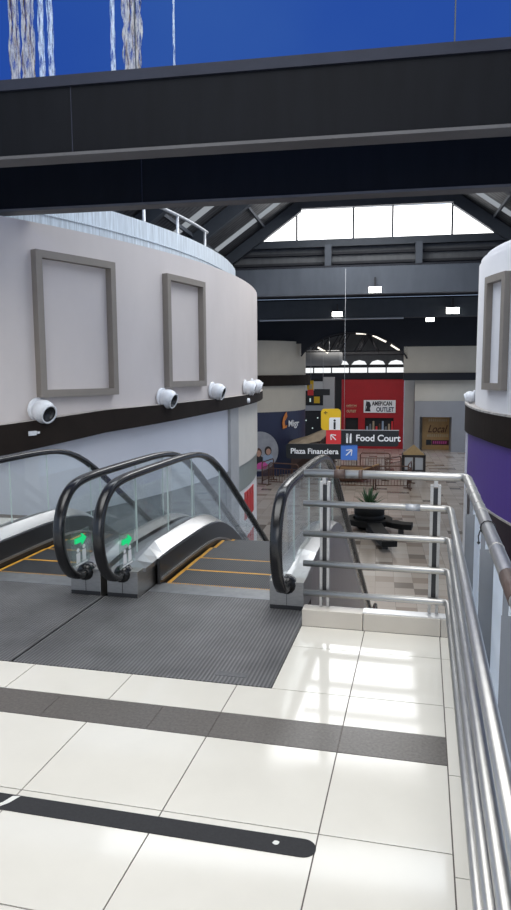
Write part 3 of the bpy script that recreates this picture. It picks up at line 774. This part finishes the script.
for v in (14.2, 15.9, 19.6, 23.7):
    g = G()
    for sgn in (-1, 1):
        a, b = -.15 + sgn * 2.45, -.15 + sgn * 8.0
        pts = [(a, 7.40), (b, 7.40 - 5.55 * .7), (b, 7.40 - 5.55 * .7 - .42), (a, 6.98)]
        g.prism(pts, 'y', v, v + .22)
    g.box(-2.7, 2.4, v, v + .22, 7.05, 7.42)
    M_build(g, 'trim_rafter', [slate_mid])
g = G()
for sgn in (-1, 1):
    for q in (1.2, 2.6, 4.0):
        u = -.15 + sgn * (2.5 + q); z = 7.40 - q * .7
        g.box(u - .03, u + .03, 14.3, 24, z - .10, z)
M_build(g, 'trim_purlin', [grey_blue])
# gable: glazing, mullions, sill, posts, walls
g = G(); g.prism([(-4.14, 6.08), (3.72, 6.05), (2.28, 7.05), (-2.73, 7.07)], 'y', 24.0, 24.03); M_build(g, 'window_7', [day_panel])
g = G()
for u in (-2.77, -.88, .40, 2.30): g.box(u - .03, u + .03, 23.95, 24.05, 6.06, 7.08)
M_build(g, 'trim_7', [slate_mid])
g = G(); g.box(-9, 9, 23.85, 24.1, 5.82, 6.06); M_build(g, 'trim_8', [slate_mid])
g = G(); g.box(-9, 9, 24.12, 24.2, 4.5, 5.85); M_build(g, 'wall_gable', [vault])
g = G()
for z in (5.05, 5.3, 5.62): g.box(-9, 9, 24.0, 24.12, z - .04, z + .04)
M_build(g, 'trim_9', [roof_dark])
g = G(); g.box(-1.80, -1.58, 23.6, 23.84, 4.93, 5.84); g.box(1.14, 1.36, 23.6, 23.84, 4.93, 5.84); M_build(g, 'column_roof', [grey_blue])
g = G(); g.prism([(-9, 6.0), (-4.3, 6.0), (-2.7, 7.1), (2.25, 7.1), (3.9, 6.0), (9, 6.0), (9, 8), (-9, 8)], 'y', 24.05, 24.15); M_build(g, 'wall_gable_top', [slate_mid])
g = G(); g.box(-9, 9, 22.0, 22.25, 4.04, 4.88); M_build(g, 'beam_grey', [grey_blue])
g = G(); g.box(-9, 9, 22.0, 24.2, 4.86, 4.92); g.box(-10, 10, 22.25, 30.3, 4.79, 4.85); M_build(g, 'ceiling_bridge', [soffit_navy])
g = G(); g.box(-10, 10, 30.0, 30.25, 3.91, 4.70); M_build(g, 'beam_bulkhead', [slate_mid])
g = G(); g.box(-10, 10, 30.0, 41, 4.68, 4.75); M_build(g, 'ceiling_far', [soffit_navy])
g = G(); g.tube([(-5.0, 29.6, 3.86), (1.0, 29.6, 3.86)], .04, 8); M_build(g, 'trim_pipe', [galv_bar])
# side closures so the roof reads as a room from other positions
g = G(); g.box(-10.2, -10, 8.8, 41, 3.5, 6); g.box(10, 10.2, 6.7, 41, 3.5, 7.0); M_build(g, 'wall_side', [roof_dark])
# arch fascia
aw, ah, ac, az = 3.25, 2.30, -1.45, 1.60
g = G()
def quad_strip(a, b, v0, v1, m=0):
    for i in range(len(a) - 1):
        P = [a[i], a[i + 1], b[i + 1], b[i]]
        g.prism(P, 'y', v0, v1, m)
arcp = [(ac - aw * math.cos(PI * k / 36), az + ah * math.sin(PI * k / 36)) for k in range(5, 33)]
topp = [(p[0], 4.8) for p in arcp]
quad_strip(arcp, topp, 40.3, 40.5)
g.box(-10, arcp[0][0], 40.3, 40.5, 3.3, 4.8); g.box(arcp[-1][0], 10, 40.3, 40.5, 3.05, 4.8)
M_build(g, 'wall_arch', [soffit_navy])
g = G(); g.tube([(p[0], 40.28, p[1]) for p in arcp], .05, 6); M_build(g, 'trim_arch', [roof_dark])
# vault beyond the arch
g = G(); vs = []; n = 24
for i in range(n + 1):
    a = PI * i / n
    for v in (40.6, 54.2): vs.append((ac - 4.6 * math.cos(a), v, 2.0 + 2.7 * math.sin(a)))
vs2 = [(x, y, z + .06) for x, y, z in vs]
k = len(vs)
g.add(vs + vs2, [(2 * i, 2 * i + 2, 2 * i + 3, 2 * i + 1) for i in range(n)] + [(2 * i + k, 2 * i + 1 + k, 2 * i + 3 + k, 2 * i + 2 + k) for i in range(n)])
M_build(g, 'ceiling_vault', [vault_mat])
for v in (43, 46, 49, 52):
    g = G(); g.tube([(ac - 4.4 * math.cos(PI * i / 16), v, 2.05 + 2.45 * math.sin(PI * i / 16)) for i in range(17)], .06, 6)
    g.tube([(ac - 4.0, v, 2.9), (ac + 4.0, v, 2.9)], .04, 6)
    for u in (-3, -1.5, 0, 1.5, 3): g.tube([(ac + u, v, 2.9), (ac + u * 1.0 + (.9 if u <= 0 else -.9), v, 2.05 + 2.45 * math.sqrt(max(0, 1 - ((u + (.9 if u <= 0 else -.9)) / 4.4) ** 2)))], .035, 6)
    M_build(g, 'trim_truss', [roof_dark])
g = G(); g.box(-10, 10, 54.3, 54.5, 2.15, 5.2); M_build(g, 'wall_far', [vault])
g = G(); u = -6.3
while u < 1.8:
    g.box(u + .05, min(u + 1.33, 1.9), 54.0, 54.03, 1.60, 1.98); u += 1.38
M_build(g, 'window_8', [day_far])
g = G(); u = -3.5
while u < 1.8:
    g.prism([(u + .1, 2.22), (u + 1.25, 2.22), (u + 1.1, 2.45), (u + .7, 2.55), (u + .3, 2.45)], 'y', 54.26, 54.29); u += 1.38
M_build(g, 'window_9', [day_far])
g = G(); g.box(-10, 10, 53.95, 54.3, 1.98, 2.17); g.box(-10, 2, 54.06, 54.3, 1.0, 2.0); M_build(g, 'trim_10', [roof_dark])
g = G(); g.box(-10, 2.0, 53.8, 54.0, 1.12, 1.56); M_build(g, 'trim_11', [soffit_navy])
# linear lamps under the vault and the grey duct
for k, (u0, v0, z0, u1, z1, lab) in enumerate(((-3.75, 44, 3.20, -3.1, 2.85, 'short tube lamp under the vault, left of the others'), (-1.35, 43, 3.98, -.75, 3.95, 'tube lamp at the crown of the vault'),
                                     (-.35, 43, 3.85, .45, 3.45, 'long tube lamp right of the vault crown'), (.75, 44, 3.30, 1.3, 2.95, 'tube lamp low on the right of the vault'))):
    t = thing('tube_lamp', lab, 'lamp', mall((u0 + u1) / 2, v0, (z0 + z1) / 2), ANG, 'tube lamps under the far vault')
    d = Vector((u1 - u0, 0, z1 - z0)) / 2
    g = G(); g.tube([-d, d], .055, 8); g.build('tube', [tube_glow], t)
    g = G(); g.tube([-d + Vector((0, 0, .08)), d + Vector((0, 0, .08))], .05, 6); g.build('fixture', [roof_dark], t)
t = thing('air_duct', 'big grey rounded air duct hanging under the far vault', 'duct', mall(-4.0, 45, 2.9), ANG)
g = G(); g.lathe([(.001, -2.2), (.4, -2.2), (.5, -2.1), (.5, 1.5), (.42, 1.68), (.25, 1.75), (.001, 1.75)], (0, 0, -.35), (1, 0, 0), 18); g.build('duct_body', [duct], t)
for u in (-1.2, .9):
    g = G(); g.tube([(u, 0, .1), (u, 0, 1.0)], .02, 6); g.build('hanger', [galv_bar], t)

# ceiling floodlights
fl = None
for (u, v, z, lab, s) in ((-.13, 21.9, 4.10, 'floodlight fixed to the front of the grey roof beam', 1.0), (-1.72, 29.7, 4.02, 'bright floodlight under the bulkhead, beside the hanging wire', 1.1),
                       (2.95, 29.7, 4.06, 'bright floodlight under the bulkhead near the right white wall', 1.35), (2.64, 38.0, 4.32, 'dimmer floodlight further back under the navy ceiling', 1.1)):
    if fl is None:
        fl = thing('floodlight', lab, 'floodlight', mall(u, v, z), ANG, 'floodlights under the roof')
        g = G(); g.prism([(-.20, .13), (.20, .13), (.13, -.06), (-.13, -.06)], 'y', -.08, .08); g.build('housing', [galv_bar], fl)
        g = G(); g.box(-.19, .19, -.095, -.082, -.05, .12); q = g.build('lens', [lamp_glow], fl)
        g = G(); g.box(-.03, .03, -.02, .02, .13, .42); g.build('bracket', [roof_dark], fl); o = fl
    else: o = dup(fl, lab, mall(u, v, z), ANG)
    o.scale = (s, s, s)

# ================================================================== HANGING SIGN
sg = thing('hanging_sign', 'hanging direction sign reading Food Court and Plaza Financiera', 'sign', mall(0, 20.5, -.93), ANG)
def sgp(u, z): return (u, -.03, z + .93)
def rbox(g, u0, u1, z0, z1, rad, corners, m=0, y0=-.03, y1=.03):
    pts = []
    for (cx, cz, a0, key) in ((u1 - rad, z0 + rad, -90, 'br'), (u1 - rad, z1 - rad, 0, 'tr'), (u0 + rad, z1 - rad, 90, 'tl'), (u0 + rad, z0 + rad, 180, 'bl')):
        if key in corners:
            pts += [(cx + rad * math.cos(R(a0 + 15 * k)), cz + rad * math.sin(R(a0 + 15 * k)) + .93) for k in range(7)]
        else: pts.append((u0 if 'l' in key else u1, (z0 if 'b' in key else z1) + .93))
    g.prism(pts, 'y', y0, y1, m)
def arrow(g, cx, cz, L, w, ang, y0, y1):
    c, s = math.cos(ang), math.sin(ang)
    def T(p): return (cx + p[0] * c - p[1] * s, cz + .93 + p[0] * s + p[1] * c)
    for P in ([(-L, -w), (L - w, -w), (L - w, w), (-L, w)], [(L, 0), (L, w * 1.2), (L - 1.1 * L, L), (L - 1.1 * L - w, L - w * 1.6)], [(L, 0), (L, -w * 1.2), (L - 1.1 * L, -L), (L - 1.1 * L - w, -L + w * 1.6)]):
        g.prism([T(p) for p in P], 'y', y0, y1)
g = G(); rbox(g, -1.64, -1.06, -.04, .585, .1, ('tl', 'tr', 'bl')); p = g.build('info_panel', [sign_yellow], sg); p['label'] = 'yellow information panel'
g = G(); rbox(g, -1.40, -1.075, -.035, .33, .05, ('tl',), 0, -.036, -.03); q = g.build('info_square', [white_paint], p)
text('info_letter', 'i', .42, sign_black, p, (-1.24, -.037, -.005 + .93), .003, 1.0, 'CENTER', bold=.012)
g = G(); arrow(g, -1.5, .47, .05, .008, PI, -.034, -.03); g.build('small_arrow', [sign_black], p)
g = G(); g.box(-1.49, -1.05, -.03, .03, -.45 + .93, -.045 + .93); p = g.build('arrow_panel', [sign_red], sg); p['label'] = 'red panel with white arrow'
g = G(); arrow(g, -1.28, -.25, .11, .016, R(135), -.034, -.03); g.build('arrow', [white_paint], p)
g = G(); rbox(g, -1.05, .62, -.51, -.045, .08, ('br',)); p = g.build('text_panel', [sign_black], sg); p['label'] = 'black Food Court panel'
text('lettering', 'Food Court', .265, white_paint, p, (-.62, -.034, -.355 + .93), .003, 1.0, bold=.006)
g = G()
for u in (-.87, -.77):
    g.box(u - .028, u + .028, -.036, -.03, -.42 + .93, -.26 + .93)
    if u < -.8:
        for k in (-.024, 0, .024): g.box(u + k - .007, u + k + .007, -.036, -.03, -.26 + .93, -.14 + .93)
    else: g.prism([(u - .028, -.26 + .93), (u + .028, -.26 + .93), (u + .028, -.14 + .93), (u - .01, -.14 + .93)], 'y', -.036, -.03)
g.build('cutlery_symbol', [white_paint], p)
g = G(); rbox(g, -2.68, -1.05, -.905, -.46, .08, ('bl', 'tl')); p = g.build('text_panel', [sign_black], sg); p['label'] = 'black Plaza Financiera panel'
text('lettering', 'Plaza Financiera', .225, white_paint, p, (-2.55, -.034, -.75 + .93), .003, 1.0, bold=.005)
g = G(); g.box(-1.05, -.57, -.03, .03, -.925 + .93, -.475 + .93); p = g.build('arrow_panel', [sign_blue], sg); p['label'] = 'blue panel with white arrow'
g = G(); arrow(g, -.81, -.70, .12, .016, R(45), -.034, -.03); g.build('arrow', [white_paint], p)
g = G(); g.box(-1.05, .62, -.035, .035, -.045 + .93, -.03 + .93); g.build('top_edge', [galv_bar], sg)
g = G(); g.tube([(-.96, .0, -.03 + .93), (-.96, .0, 4.6 + .93)], .006, 6); g.build('hanging_wire', [galv_bar], sg)

# second, far sign
s2 = thing('hanging_sign', 'small far hanging sign with yellow and red squares under the vault', 'sign', mall(-3.9, 42.6, -.35), ANG)
g = G(); g.box(-.38, .02, -.03, .03, .95, 1.50); g.build('info_panel', [sign_yellow], s2)
g = G(); g.box(-.24, -.06, -.036, -.03, 1.0, 1.28); g.build('info_square', [poster_text], s2)
g = G(); g.box(-.34, .02, -.03, .03, .60, .95); g.build('arrow_panel', [sign_red], s2)
g = G(); g.box(.06, 1.02, -.03, .03, .60, .98); g.build('text_panel', [sign_black], s2)
g = G(); g.box(.05, .40, -.03, .03, .12, .52); g.build('small_panel', [sign_yellow], s2)
g = G(); g.box(-.9, .05, -.03, .03, .12, .50); p = g.build('screen_panel', [sign_black], s2)
g = G(); g.box(-.72, -.56, -.034, -.03, .22, .42); g.box(-.22, -.14, -.034, -.03, .2, .42); g.build('screen_mark', [shop_glow], p)
for u in (-.15, .6):
    g = G(); g.tube([(u, 0, 1.5 if u < 0 else .98), (u, 0, 4.3)], .012, 6); g.build('hanging_wire', [galv_bar], s2)

# ================================================================== FAR SHOPS
g = G(); g.box(1.98, 11, 54.0, 54.3, D, 1.1); g.box(1.98, 2.68, 53.7, 54.0, D, 1.05); M_build(g, 'wall_far_right', [pale_grey])
g = G(); g.box(1.42, 10, 40.3, 40.6, 1.58, 3.06); g.box(2.69, 11, 52.6, 53, -.5, 1.06); M_build(g, 'wall_far_upper', [cream_wall])
g = G(); g.box(1.41, 10, 40.15, 40.7, 1.17, 1.585); g.box(1.98, 11, 52.0, 52.6, 1.04, 1.6); M_build(g, 'trim_12', [soffit_navy])
g = G(); g.box(2.69, 3.05, 52.0, 53.6, D, -.5); g.box(5.32, 11, 52.0, 53.6, D, -.5); g.box(3.05, 5.32, 52.0, 53.6, -1.65, -.5); M_build(g, 'wall_portal', [grey_portal])
t = thing('advert_panel', 'ochre advert reading Local set back in the grey portal', 'poster', mall(4.35, 53.62, D), ANG)
g = G(); g.box(-1.0, .98, 0, .05, .0, 2.55); pb = g.build('board', [poster_ochre], t)
text('lettering', 'Local', .80, poster_brown, pb, (.06, -.006, 1.30), .004, .80, 'CENTER', bold=.006, shear=.35)
g = G()
for (z, h, a, b) in ((2.12, .24, -.55, .75), (.95, .24, -.62, .85)):
    u = a
    while u < b: g.box(u, u + .10, -.006, 0, z, z + h * random.uniform(.8, 1)); u += .155
g.build('print_row', [poster_text], pb)
g = G(); g.box(-.70, -.32, -.006, 0, .34, .74, 0); g.box(-.30, .98, -.006, 0, .34, .72, 1); st2 = g.build('print_strip', [sign_black, maroon], pb)
g = G(); u = -.2
while u < .85: g.box(u, u + .10, -.010, -.006, .44, .64); u += .15
g.build('print_row', [pink], st2)

# American Outlet
ao = thing('storefront', 'red storefront with a white American Outlet sign', 'storefront', mall(-.4, 53.7, D), ANG)
g = G(); H = 5.28
g.box(-2.33, 2.35, 0, .3, 3.3, H, 0); g.box(-2.33, -2.05, 0, .3, 0, 3.3, 0); g.box(-1.05, -.55, 0, .3, 0, 3.3, 0); g.box(1.62, 2.35, 0, .3, 0, 3.3, 0); g.box(-.55, 1.62, 0, .3, 0, .75, 0); g.box(-2.05, -1.05, 0, .3, 2.36, 3.3, 0); g.box(-.55, 1.62, 0, .3, 2.36, 3.3, 0)
g.box(-1.05, -1.02, -.02, 0, 0, 3.9, 0); g.box(-2.33, 2.35, -.02, .0, 3.86, 3.89, 0); g.box(-2.33, 2.35, -.04, 0.0, 3.2, 3.24, 0)
g.build('facade', [red_paint], ao)
g = G(); g.box(-2.05, -1.05, .25, .3, 0, 2.36); g.build('door_opening', [dark_shop], ao)
g = G(); g.box(-.55, 1.62, .25, .3, .75, 2.36); dw = g.build('display_window', [dark_shop], ao)
for k in range(9):
    g = G(); u = -.45 + k * .235; m_ = [print_blue, store_grey, tent_tan, sign_red, iron_brown][k % 5]
    g.prism([(u, .95), (u + .17, .95), (u + .15, 1.7 + .2 * (k % 3)), (u + .02, 1.7 + .2 * (k % 3))], 'y', .15, .24); g.build('garment', [m_], dw)
g = G(); g.box(-.65, 1.74, -.08, -.0, 2.76, 3.72); sb = g.build('sign_board', [white_paint], ao)
text('lettering', 'AMERICAN', .42, print_black, sb, (-.02, -.085, 3.32), .004, .72, bold=.016)
text('lettering', 'OUTLET', .45, navy, sb, (.30, -.085, 2.86), .004, .78, bold=.016)
g = G(); rb2 = [(-.52, 2.86), (-.12, 2.86), (-.18, 3.1), (-.1, 3.3), (-.2, 3.58), (-.36, 3.62), (-.48, 3.45), (-.42, 3.2)]
g.prism(rb2, 'y', -.085, -.08); g.prism([(-.56, 2.86), (-.52, 2.86), (-.40, 3.66), (-.45, 3.66)], 'y', -.086, -.08); g.build('emblem', [print_black], sb)
text('lettering', 'AMERICAN', .26, poster_text, ao, (-1.58, -.03, 3.18), .004, .62, 'CENTER', bold=.008)
text('lettering', 'OUTLET', .26, poster_text, ao, (-1.58, -.03, 2.78), .004, .75, 'CENTER', bold=.008)

# dark shops on the left, column
g = G(); g.box(-12, -2.75, 53.9, 54.2, D, 1.1); M_build(g, 'wall_far_left', [dark_shop])
g = G(); g.box(-3.9, -3.1, 50.5, 51.2, D, 1.3); M_build(g, 'column_far', [grey_portal])
t = thing('storefront', 'dark shop front with dim lights left of the far grey column', 'storefront', mall(-5.2, 53.6, D), ANG)
g = G(); g.box(-1.6, 1.3, 0, .25, 4.45, 5.15); p = g.build('fascia', [pale_grey], t)
g = G(); g.box(-1.6, 1.3, -.05, .25, 2.9, 3.3); g.build('sign_band', [grey_portal], t)
g = G(); g.box(-1.6, 1.3, .05, .25, 0, 2.9); p = g.build('display_window', [dark_shop], t)
for (u, z) in ((-.3, 2.1), (.2, 1.5), (-.7, 1.3), (.6, 2.3)):
    g = G(); g.box(u, u + .09, .0, .05, z, z + .09); g.build('shop_lamp', [shop_glow], p)
# round shop with the navy front
cs = (-8.55, 42.0); rc = 4.2
def marc(name, m, r0, r1, z0, z1, t0=-120, t1=20):
    g = G(); g.arc(cs, r0, r1, t0, t1, z0, z1, 40); return M_build(g, name, [m])
marc('wall_shop_navy', navy, rc - .3, rc, D, -.57)
marc('wall_shop_cream', cream_wall, rc - .3, rc + .02, -.57, .95)
marc('trim_13', band_brown, rc - .3, rc + .30, .90, 1.50)
marc('wall_shop_upper', cream_wall, rc - .3, rc + .02, 1.50, 3.42)
def on_shop(td, z, off=.01): return mall(cs[0] + (rc + off) * math.cos(R(td)), cs[1] + (rc + off) * math.sin(R(td)), z)
lg = thing('shop_logo', 'white Migr lettering with orange flame logo on the navy round shop', 'sign', on_shop(-34, -1.55, .02), ANG + R(56))
text('lettering', 'Migr', .52, white_paint, lg, (-.05, -.03, .1), .01, 1.0, bold=.006)
g = G(); g.prism([(-.50, .0), (-.2, .05), (-.12, .2), (-.3, .15), (-.36, .4), (-.22, .62), (-.3, .85), (-.45, .65), (-.55, .35)], 'y', -.03, -.0); g.prism([(-.28, .5), (-.12, .7), (-.18, .95), (-.3, .85)], 'y', -.03, 0); g.build('emblem', [orange], lg)
# round photo mural
mu = thing('photo_mural', 'round photo mural of people on the navy shop front', 'mural', on_shop(-62, -2.75, .18), ANG + R(28))
g = G(); RM = 1.12
g.prism([(RM * math.cos(2 * PI * k / 40), RM * math.sin(2 * PI * k / 40)) for k in range(40)], 'y', 0, .05); g.build('disc', [mural_grey], mu)
def blob(g, cx, cz, rx, rz, y0, y1, n=16): g.prism([(cx + rx * math.cos(2 * PI * k / n), cz + rz * math.sin(2 * PI * k / n)) for k in range(n)], 'y', y0, y1)
for (cx, cz, hm, bmx) in ((-.08, -.06, iron_brown, print_black), (.50, .02, hair, print_blue), (-.62, -.16, hair, print_black)):
    g = G(); g.prism([(cx - .36, cz - .72), (cx + .30, cz - .72), (cx + .29, cz - .3), (cx + .15, cz - .2), (cx - .15, cz - .2), (cx - .30, cz - .3)], 'y', -.006, 0); g.build('printed_body', [bmx], mu)
    g = G(); blob(g, cx, cz, .21, .26, -.010, -.006); g.build('printed_hair', [hm], mu)
    g = G(); blob(g, cx + .02, cz - .05, .14, .18, -.014, -.010); g.build('printed_face', [skin], mu)
g = G(); g.prism([(-.35, -1.0), (.35, -1.0), (.52, -.80), (.25, -.56), (-.1, -.66)], 'y', -.016, -.006); g.build('printed_cloth', [pink], mu)

# ================================================================== CONCOURSE THINGS (lower floor)
# kiosk
t = thing('kiosk', 'small dark kiosk with tan pyramid roof on the lower concourse', 'kiosk', mall(2.07, 40.4, D), ANG)
g = G(); a = .58
for x in (-a, a):
    for y in (-a, a): g.box(x - .06, x + .06, y - .06, y + .06, 0, 1.18)
g.box(-a - .06, a + .06, -a - .06, a + .06, 1.05, 1.18); g.box(-a, a, -a, a, 0, .30); g.box(-.05, .05, -a - .05, -a + .05, .3, 1.05)
g.build('frame', [kiosk_dark], t)
for u0, u1 in ((-.50, -.07), (.07, .50)):
    g = G(); g.box(u0, u1, -a + .01, -a + .03, .34, 1.02); g.build('pane', [pane_pale], t)
g = G(); b = .58; vs = [(-b, -b, 1.18), (b, -b, 1.18), (b, b, 1.18), (-b, b, 1.18), (0, 0, 1.72)]; g.add(vs, [(3, 2, 1, 0), (0, 1, 4), (1, 2, 4), (2, 3, 4), (3, 0, 4)]); g.build('roof', [kiosk_tan], t)
g = G(); g.box(-.75, .8, -.95, .7, 0, .05); g.build('base_board', [wood_tan], t)

# planter with agave and its bench
pl = thing('planter', 'black round planter holding a spiky green agave', 'planter', mall(-.25, 26.0, D), ANG)
PS = .02
g = G(); g.lathe([(.001, 0), (.44, 0), (.52, .12), (.55, .42), (.56, .50), (.54, .52), (.57, .56), (.57, .84), (.54, .88), (.46, .88), (.44, .78), (.001, .78)], (0, 0, PS), (0, 0, 1), 26); g.build('pot', [pot_black], pl)
g = G(); g.lathe([(.45, .0), (.41, .015), (.001, .02)], (0, 0, PS + .77), (0, 0, 1), 16); o = g.build('soil', [iron_brown], pl)
for k in range(26):
    a = k * 2.4; el = R(12 + 68 * (k / 26)); L = .72 + .16 * (k / 26); w = .075
    d = Vector((math.cos(a) * math.cos(el), math.sin(a) * math.cos(el), math.sin(el))); sd = Vector((-math.sin(a), math.cos(a), 0)); nn = d.cross(sd)
    vs = []; N = 6
    for i in range(N + 1):
        q = i / N; c = Vector((0, 0, PS + .78)) + d * L * q + Vector((0, 0, -.10 * q * q * math.cos(el))); ww = w * (1 - q ** 1.6) * (.7 + .6 * q) + .003
        vs += [c - sd * ww, c + nn * .018 * (1 - q), c + sd * ww, c - nn * .02 * (1 - q)]
    fs = [(i * 4 + j, i * 4 + (j + 1) % 4, (i + 1) * 4 + (j + 1) % 4, (i + 1) * 4 + j) for i in range(N) for j in range(4)]
    g = G(); g.add(vs, fs + [(3, 2, 1, 0)], 0, True); g.build('leaf', [leaf], pl)
bn = thing('bench', 'black curved bench with long arms around the agave planter', 'bench', mall(-.1, 25.4, D), ANG)
def arm(pts, w, nm):
    g = G(); vs = []
    n = len(pts)
    for i, (x, y) in enumerate(pts):
        a = pts[max(i - 1, 0)]; b = pts[min(i + 1, n - 1)]; dx, dy = b[0] - a[0], b[1] - a[1]; L = math.hypot(dx, dy); nx, ny = -dy / L * w, dx / L * w
        vs += [(x - nx, y - ny, .20), (x + nx, y + ny, .20), (x + nx, y + ny, .40), (x - nx, y - ny, .40)]
    g.add(vs, [(i * 4 + k, (i + 1) * 4 + k, (i + 1) * 4 + (k + 1) % 4, i * 4 + (k + 1) % 4) for i in range(n - 1) for k in range(4)] + [(3, 2, 1, 0), (n * 4 - 4, n * 4 - 3, n * 4 - 2, n * 4 - 1)])
    return g.build(nm, [pot_black], bn, bevel=.02)
g = G(); g.arc((-.15, .6), .62, .86, 0, 360, .20, .40, 36); g.build('ring_seat', [pot_black], bn)
arm([(-1.5, .5), (-1.2, .62), (-1.0, .65)], .28, 'seat_arm')
arm([(.62, .25), (.85, -.02), (1.1, -.16), (1.4, -.2)], .26, 'seat_arm')
arm([(.05, -.25), (.2, -1.3), (.4, -2.4), (.55, -3.0)], .26, 'seat_arm')
for (x, y) in ((-1.2, .6), (1.0, -.12), (.4, -2.4), (-.15, -.12)):
    g = G(); g.box(x - .1, x + .1, y - .1, y + .1, 0, .20); g.build('foot', [skirt_black], bn)

# iron barriers
def make_barrier():
    root = thing('barrier', 'x', 'barrier', (0, 0, D), 0, 'brown iron barriers on the lower concourse')
    g = G(); L = 1.7; Hh = 1.18
    g.tube([(-L / 2, 0, .05), (-L / 2, 0, Hh - .1), (-L / 2 + .1, 0, Hh), (L / 2 - .1, 0, Hh), (L / 2, 0, Hh - .1), (L / 2, 0, .05)], .032, 8); g.tube([(-L / 2, 0, .2), (L / 2, 0, .2)], .025, 8); g.tube([(-L / 2, 0, .9), (L / 2, 0, .9)], .02, 8)
    g.build('frame', [iron_brown], root)
    for k in range(10):
        x = -L / 2 + L * (k + 1) / 11; gg = G(); gg.tube([(x, 0, .2), (x, 0, .9)], .014, 6); gg.build('bar', [iron_brown], root)
    for x in (-L / 2, L / 2):
        gg = G(); gg.box(x - .04, x + .04, -.22, .22, 0, .05); gg.build('foot', [iron_brown], root)
    return root
br = make_barrier()
bars = [(-4.75, 35.2, -18, 'leftmost brown iron barrier, below the round mural'), (-5.75, 36.4, 78, 'brown iron barrier turned edge-on at the left end'), (-2.9, 34.9, 4, 'brown iron barrier just left of the escalator handrail end'),
        (-1.0, 34.7, -3, 'brown iron barrier directly behind the agave planter'), (.8, 34.9, 4, 'brown iron barrier right of the agave planter'), (1.68, 36.2, 82, 'brown iron barrier turned edge-on at the right end'),
        (-3.9, 40.5, 2, 'back row brown iron barrier below the tan canopy'), (-2.0, 40.6, -4, 'back row brown iron barrier behind the blue arrow panel'), (-.1, 40.5, 3, 'back row brown iron barrier right of the blue arrow panel'), (.9, 38.4, 60, 'slanting brown iron barrier left of the kiosk')]
for k, (u, v, a, lab) in enumerate(bars):
    if k == 0: o = br; o['label'] = lab; o.location = mall(u, v, D); o.rotation_euler.z = ANG + R(a)
    else: dup(br, lab, mall(u, v, D), ANG + R(a))
# round wooden play boat inside the barriers
pb = thing('play_boat', 'low brown wooden play boat inside the iron barriers', 'play equipment', mall(-1.5, 37.4, D), ANG)
g = G(); vs = []; n = 20
for i in range(n + 1):
    x = -1.7 + 3.4 * i / n; q = 1 - (2 * i / n - 1) ** 2; wv = .75 * math.sqrt(max(q, .001)); zb = .05 + .25 * (1 - q)
    vs += [(x, -wv * .6, zb), (x, wv * .6, zb), (x, wv, .62 + .35 * (1 - q)), (x, -wv, .62 + .35 * (1 - q))]
g.add(vs, [(i * 4 + k, (i + 1) * 4 + k, (i + 1) * 4 + (k + 1) % 4, i * 4 + (k + 1) % 4) for i in range(n) for k in range(4)] + [(3, 2, 1, 0), (n * 4, n * 4 + 1, n * 4 + 2, n * 4 + 3)])
g.build('hull', [iron_brown], pb)
g = G(); g.tube([(-1.6, -.15, .95), (-.8, -.62, .72), (0, -.78, .66), (.8, -.62, .72), (1.6, -.15, .95)], .05, 8); g.build('rim', [wood_tan], pb)
g = G(); g.box(-.75, .75, -.1, .1, .66, .80); g.build('seat', [wood_tan], pb)
# canopy
cp = thing('canopy', 'tan canvas canopy with dark brown side behind the hanging sign', 'canopy', mall(-3.1, 39.3, D), ANG)
g = G()
def sheet(P, th, m=0):
    vs = [Vector(p) for p in P]; nrm = (vs[1] - vs[0]).cross(vs[2] - vs[0]).normalized() * th
    n = len(vs); vv = vs + [q + nrm for q in vs]
    g.add(vv, [list(range(n)), list(range(2 * n - 1, n - 1, -1))] + [(i, (i + 1) % n, (i + 1) % n + n, i + n) for i in range(n)], m)
sheet([(-1.9, -1.0, 1.65), (0, -1.0, 2.05), (.75, -.2, 2.85), (.6, .4, 2.8), (-.9, .6, 2.15)], .05)
sheet([(-1.9, -1.0, 1.65), (-.9, .6, 2.15), (-1.9, .8, 1.85)], .05)
g.build('top_sheet', [tent_tan], cp)
g = G(); sheet([(-1.7, -.98, 1.60), (0, -.98, 1.98), (.75, -.18, 2.75), (.75, -.18, .5), (-1.6, -.98, .5)], .04); g.build('side_sheet', [tent_brown], cp)
g = G(); sheet([(.35, -.8, 2.3), (.78, -.3, 2.75), (.9, -.5, 1.5), (.45, -.95, 1.3)], .04); g.build('drape', [tent_tan], cp)
for (x, y, h) in ((-1.6, -.9, 1.65), (0, -.95, 2.0), (.72, -.1, 2.7), (-.9, .5, 2.1)):
    g = G(); g.tube([(x, y, 0), (x, y, h)], .04, 8); g.build('pole', [iron_brown], cp)
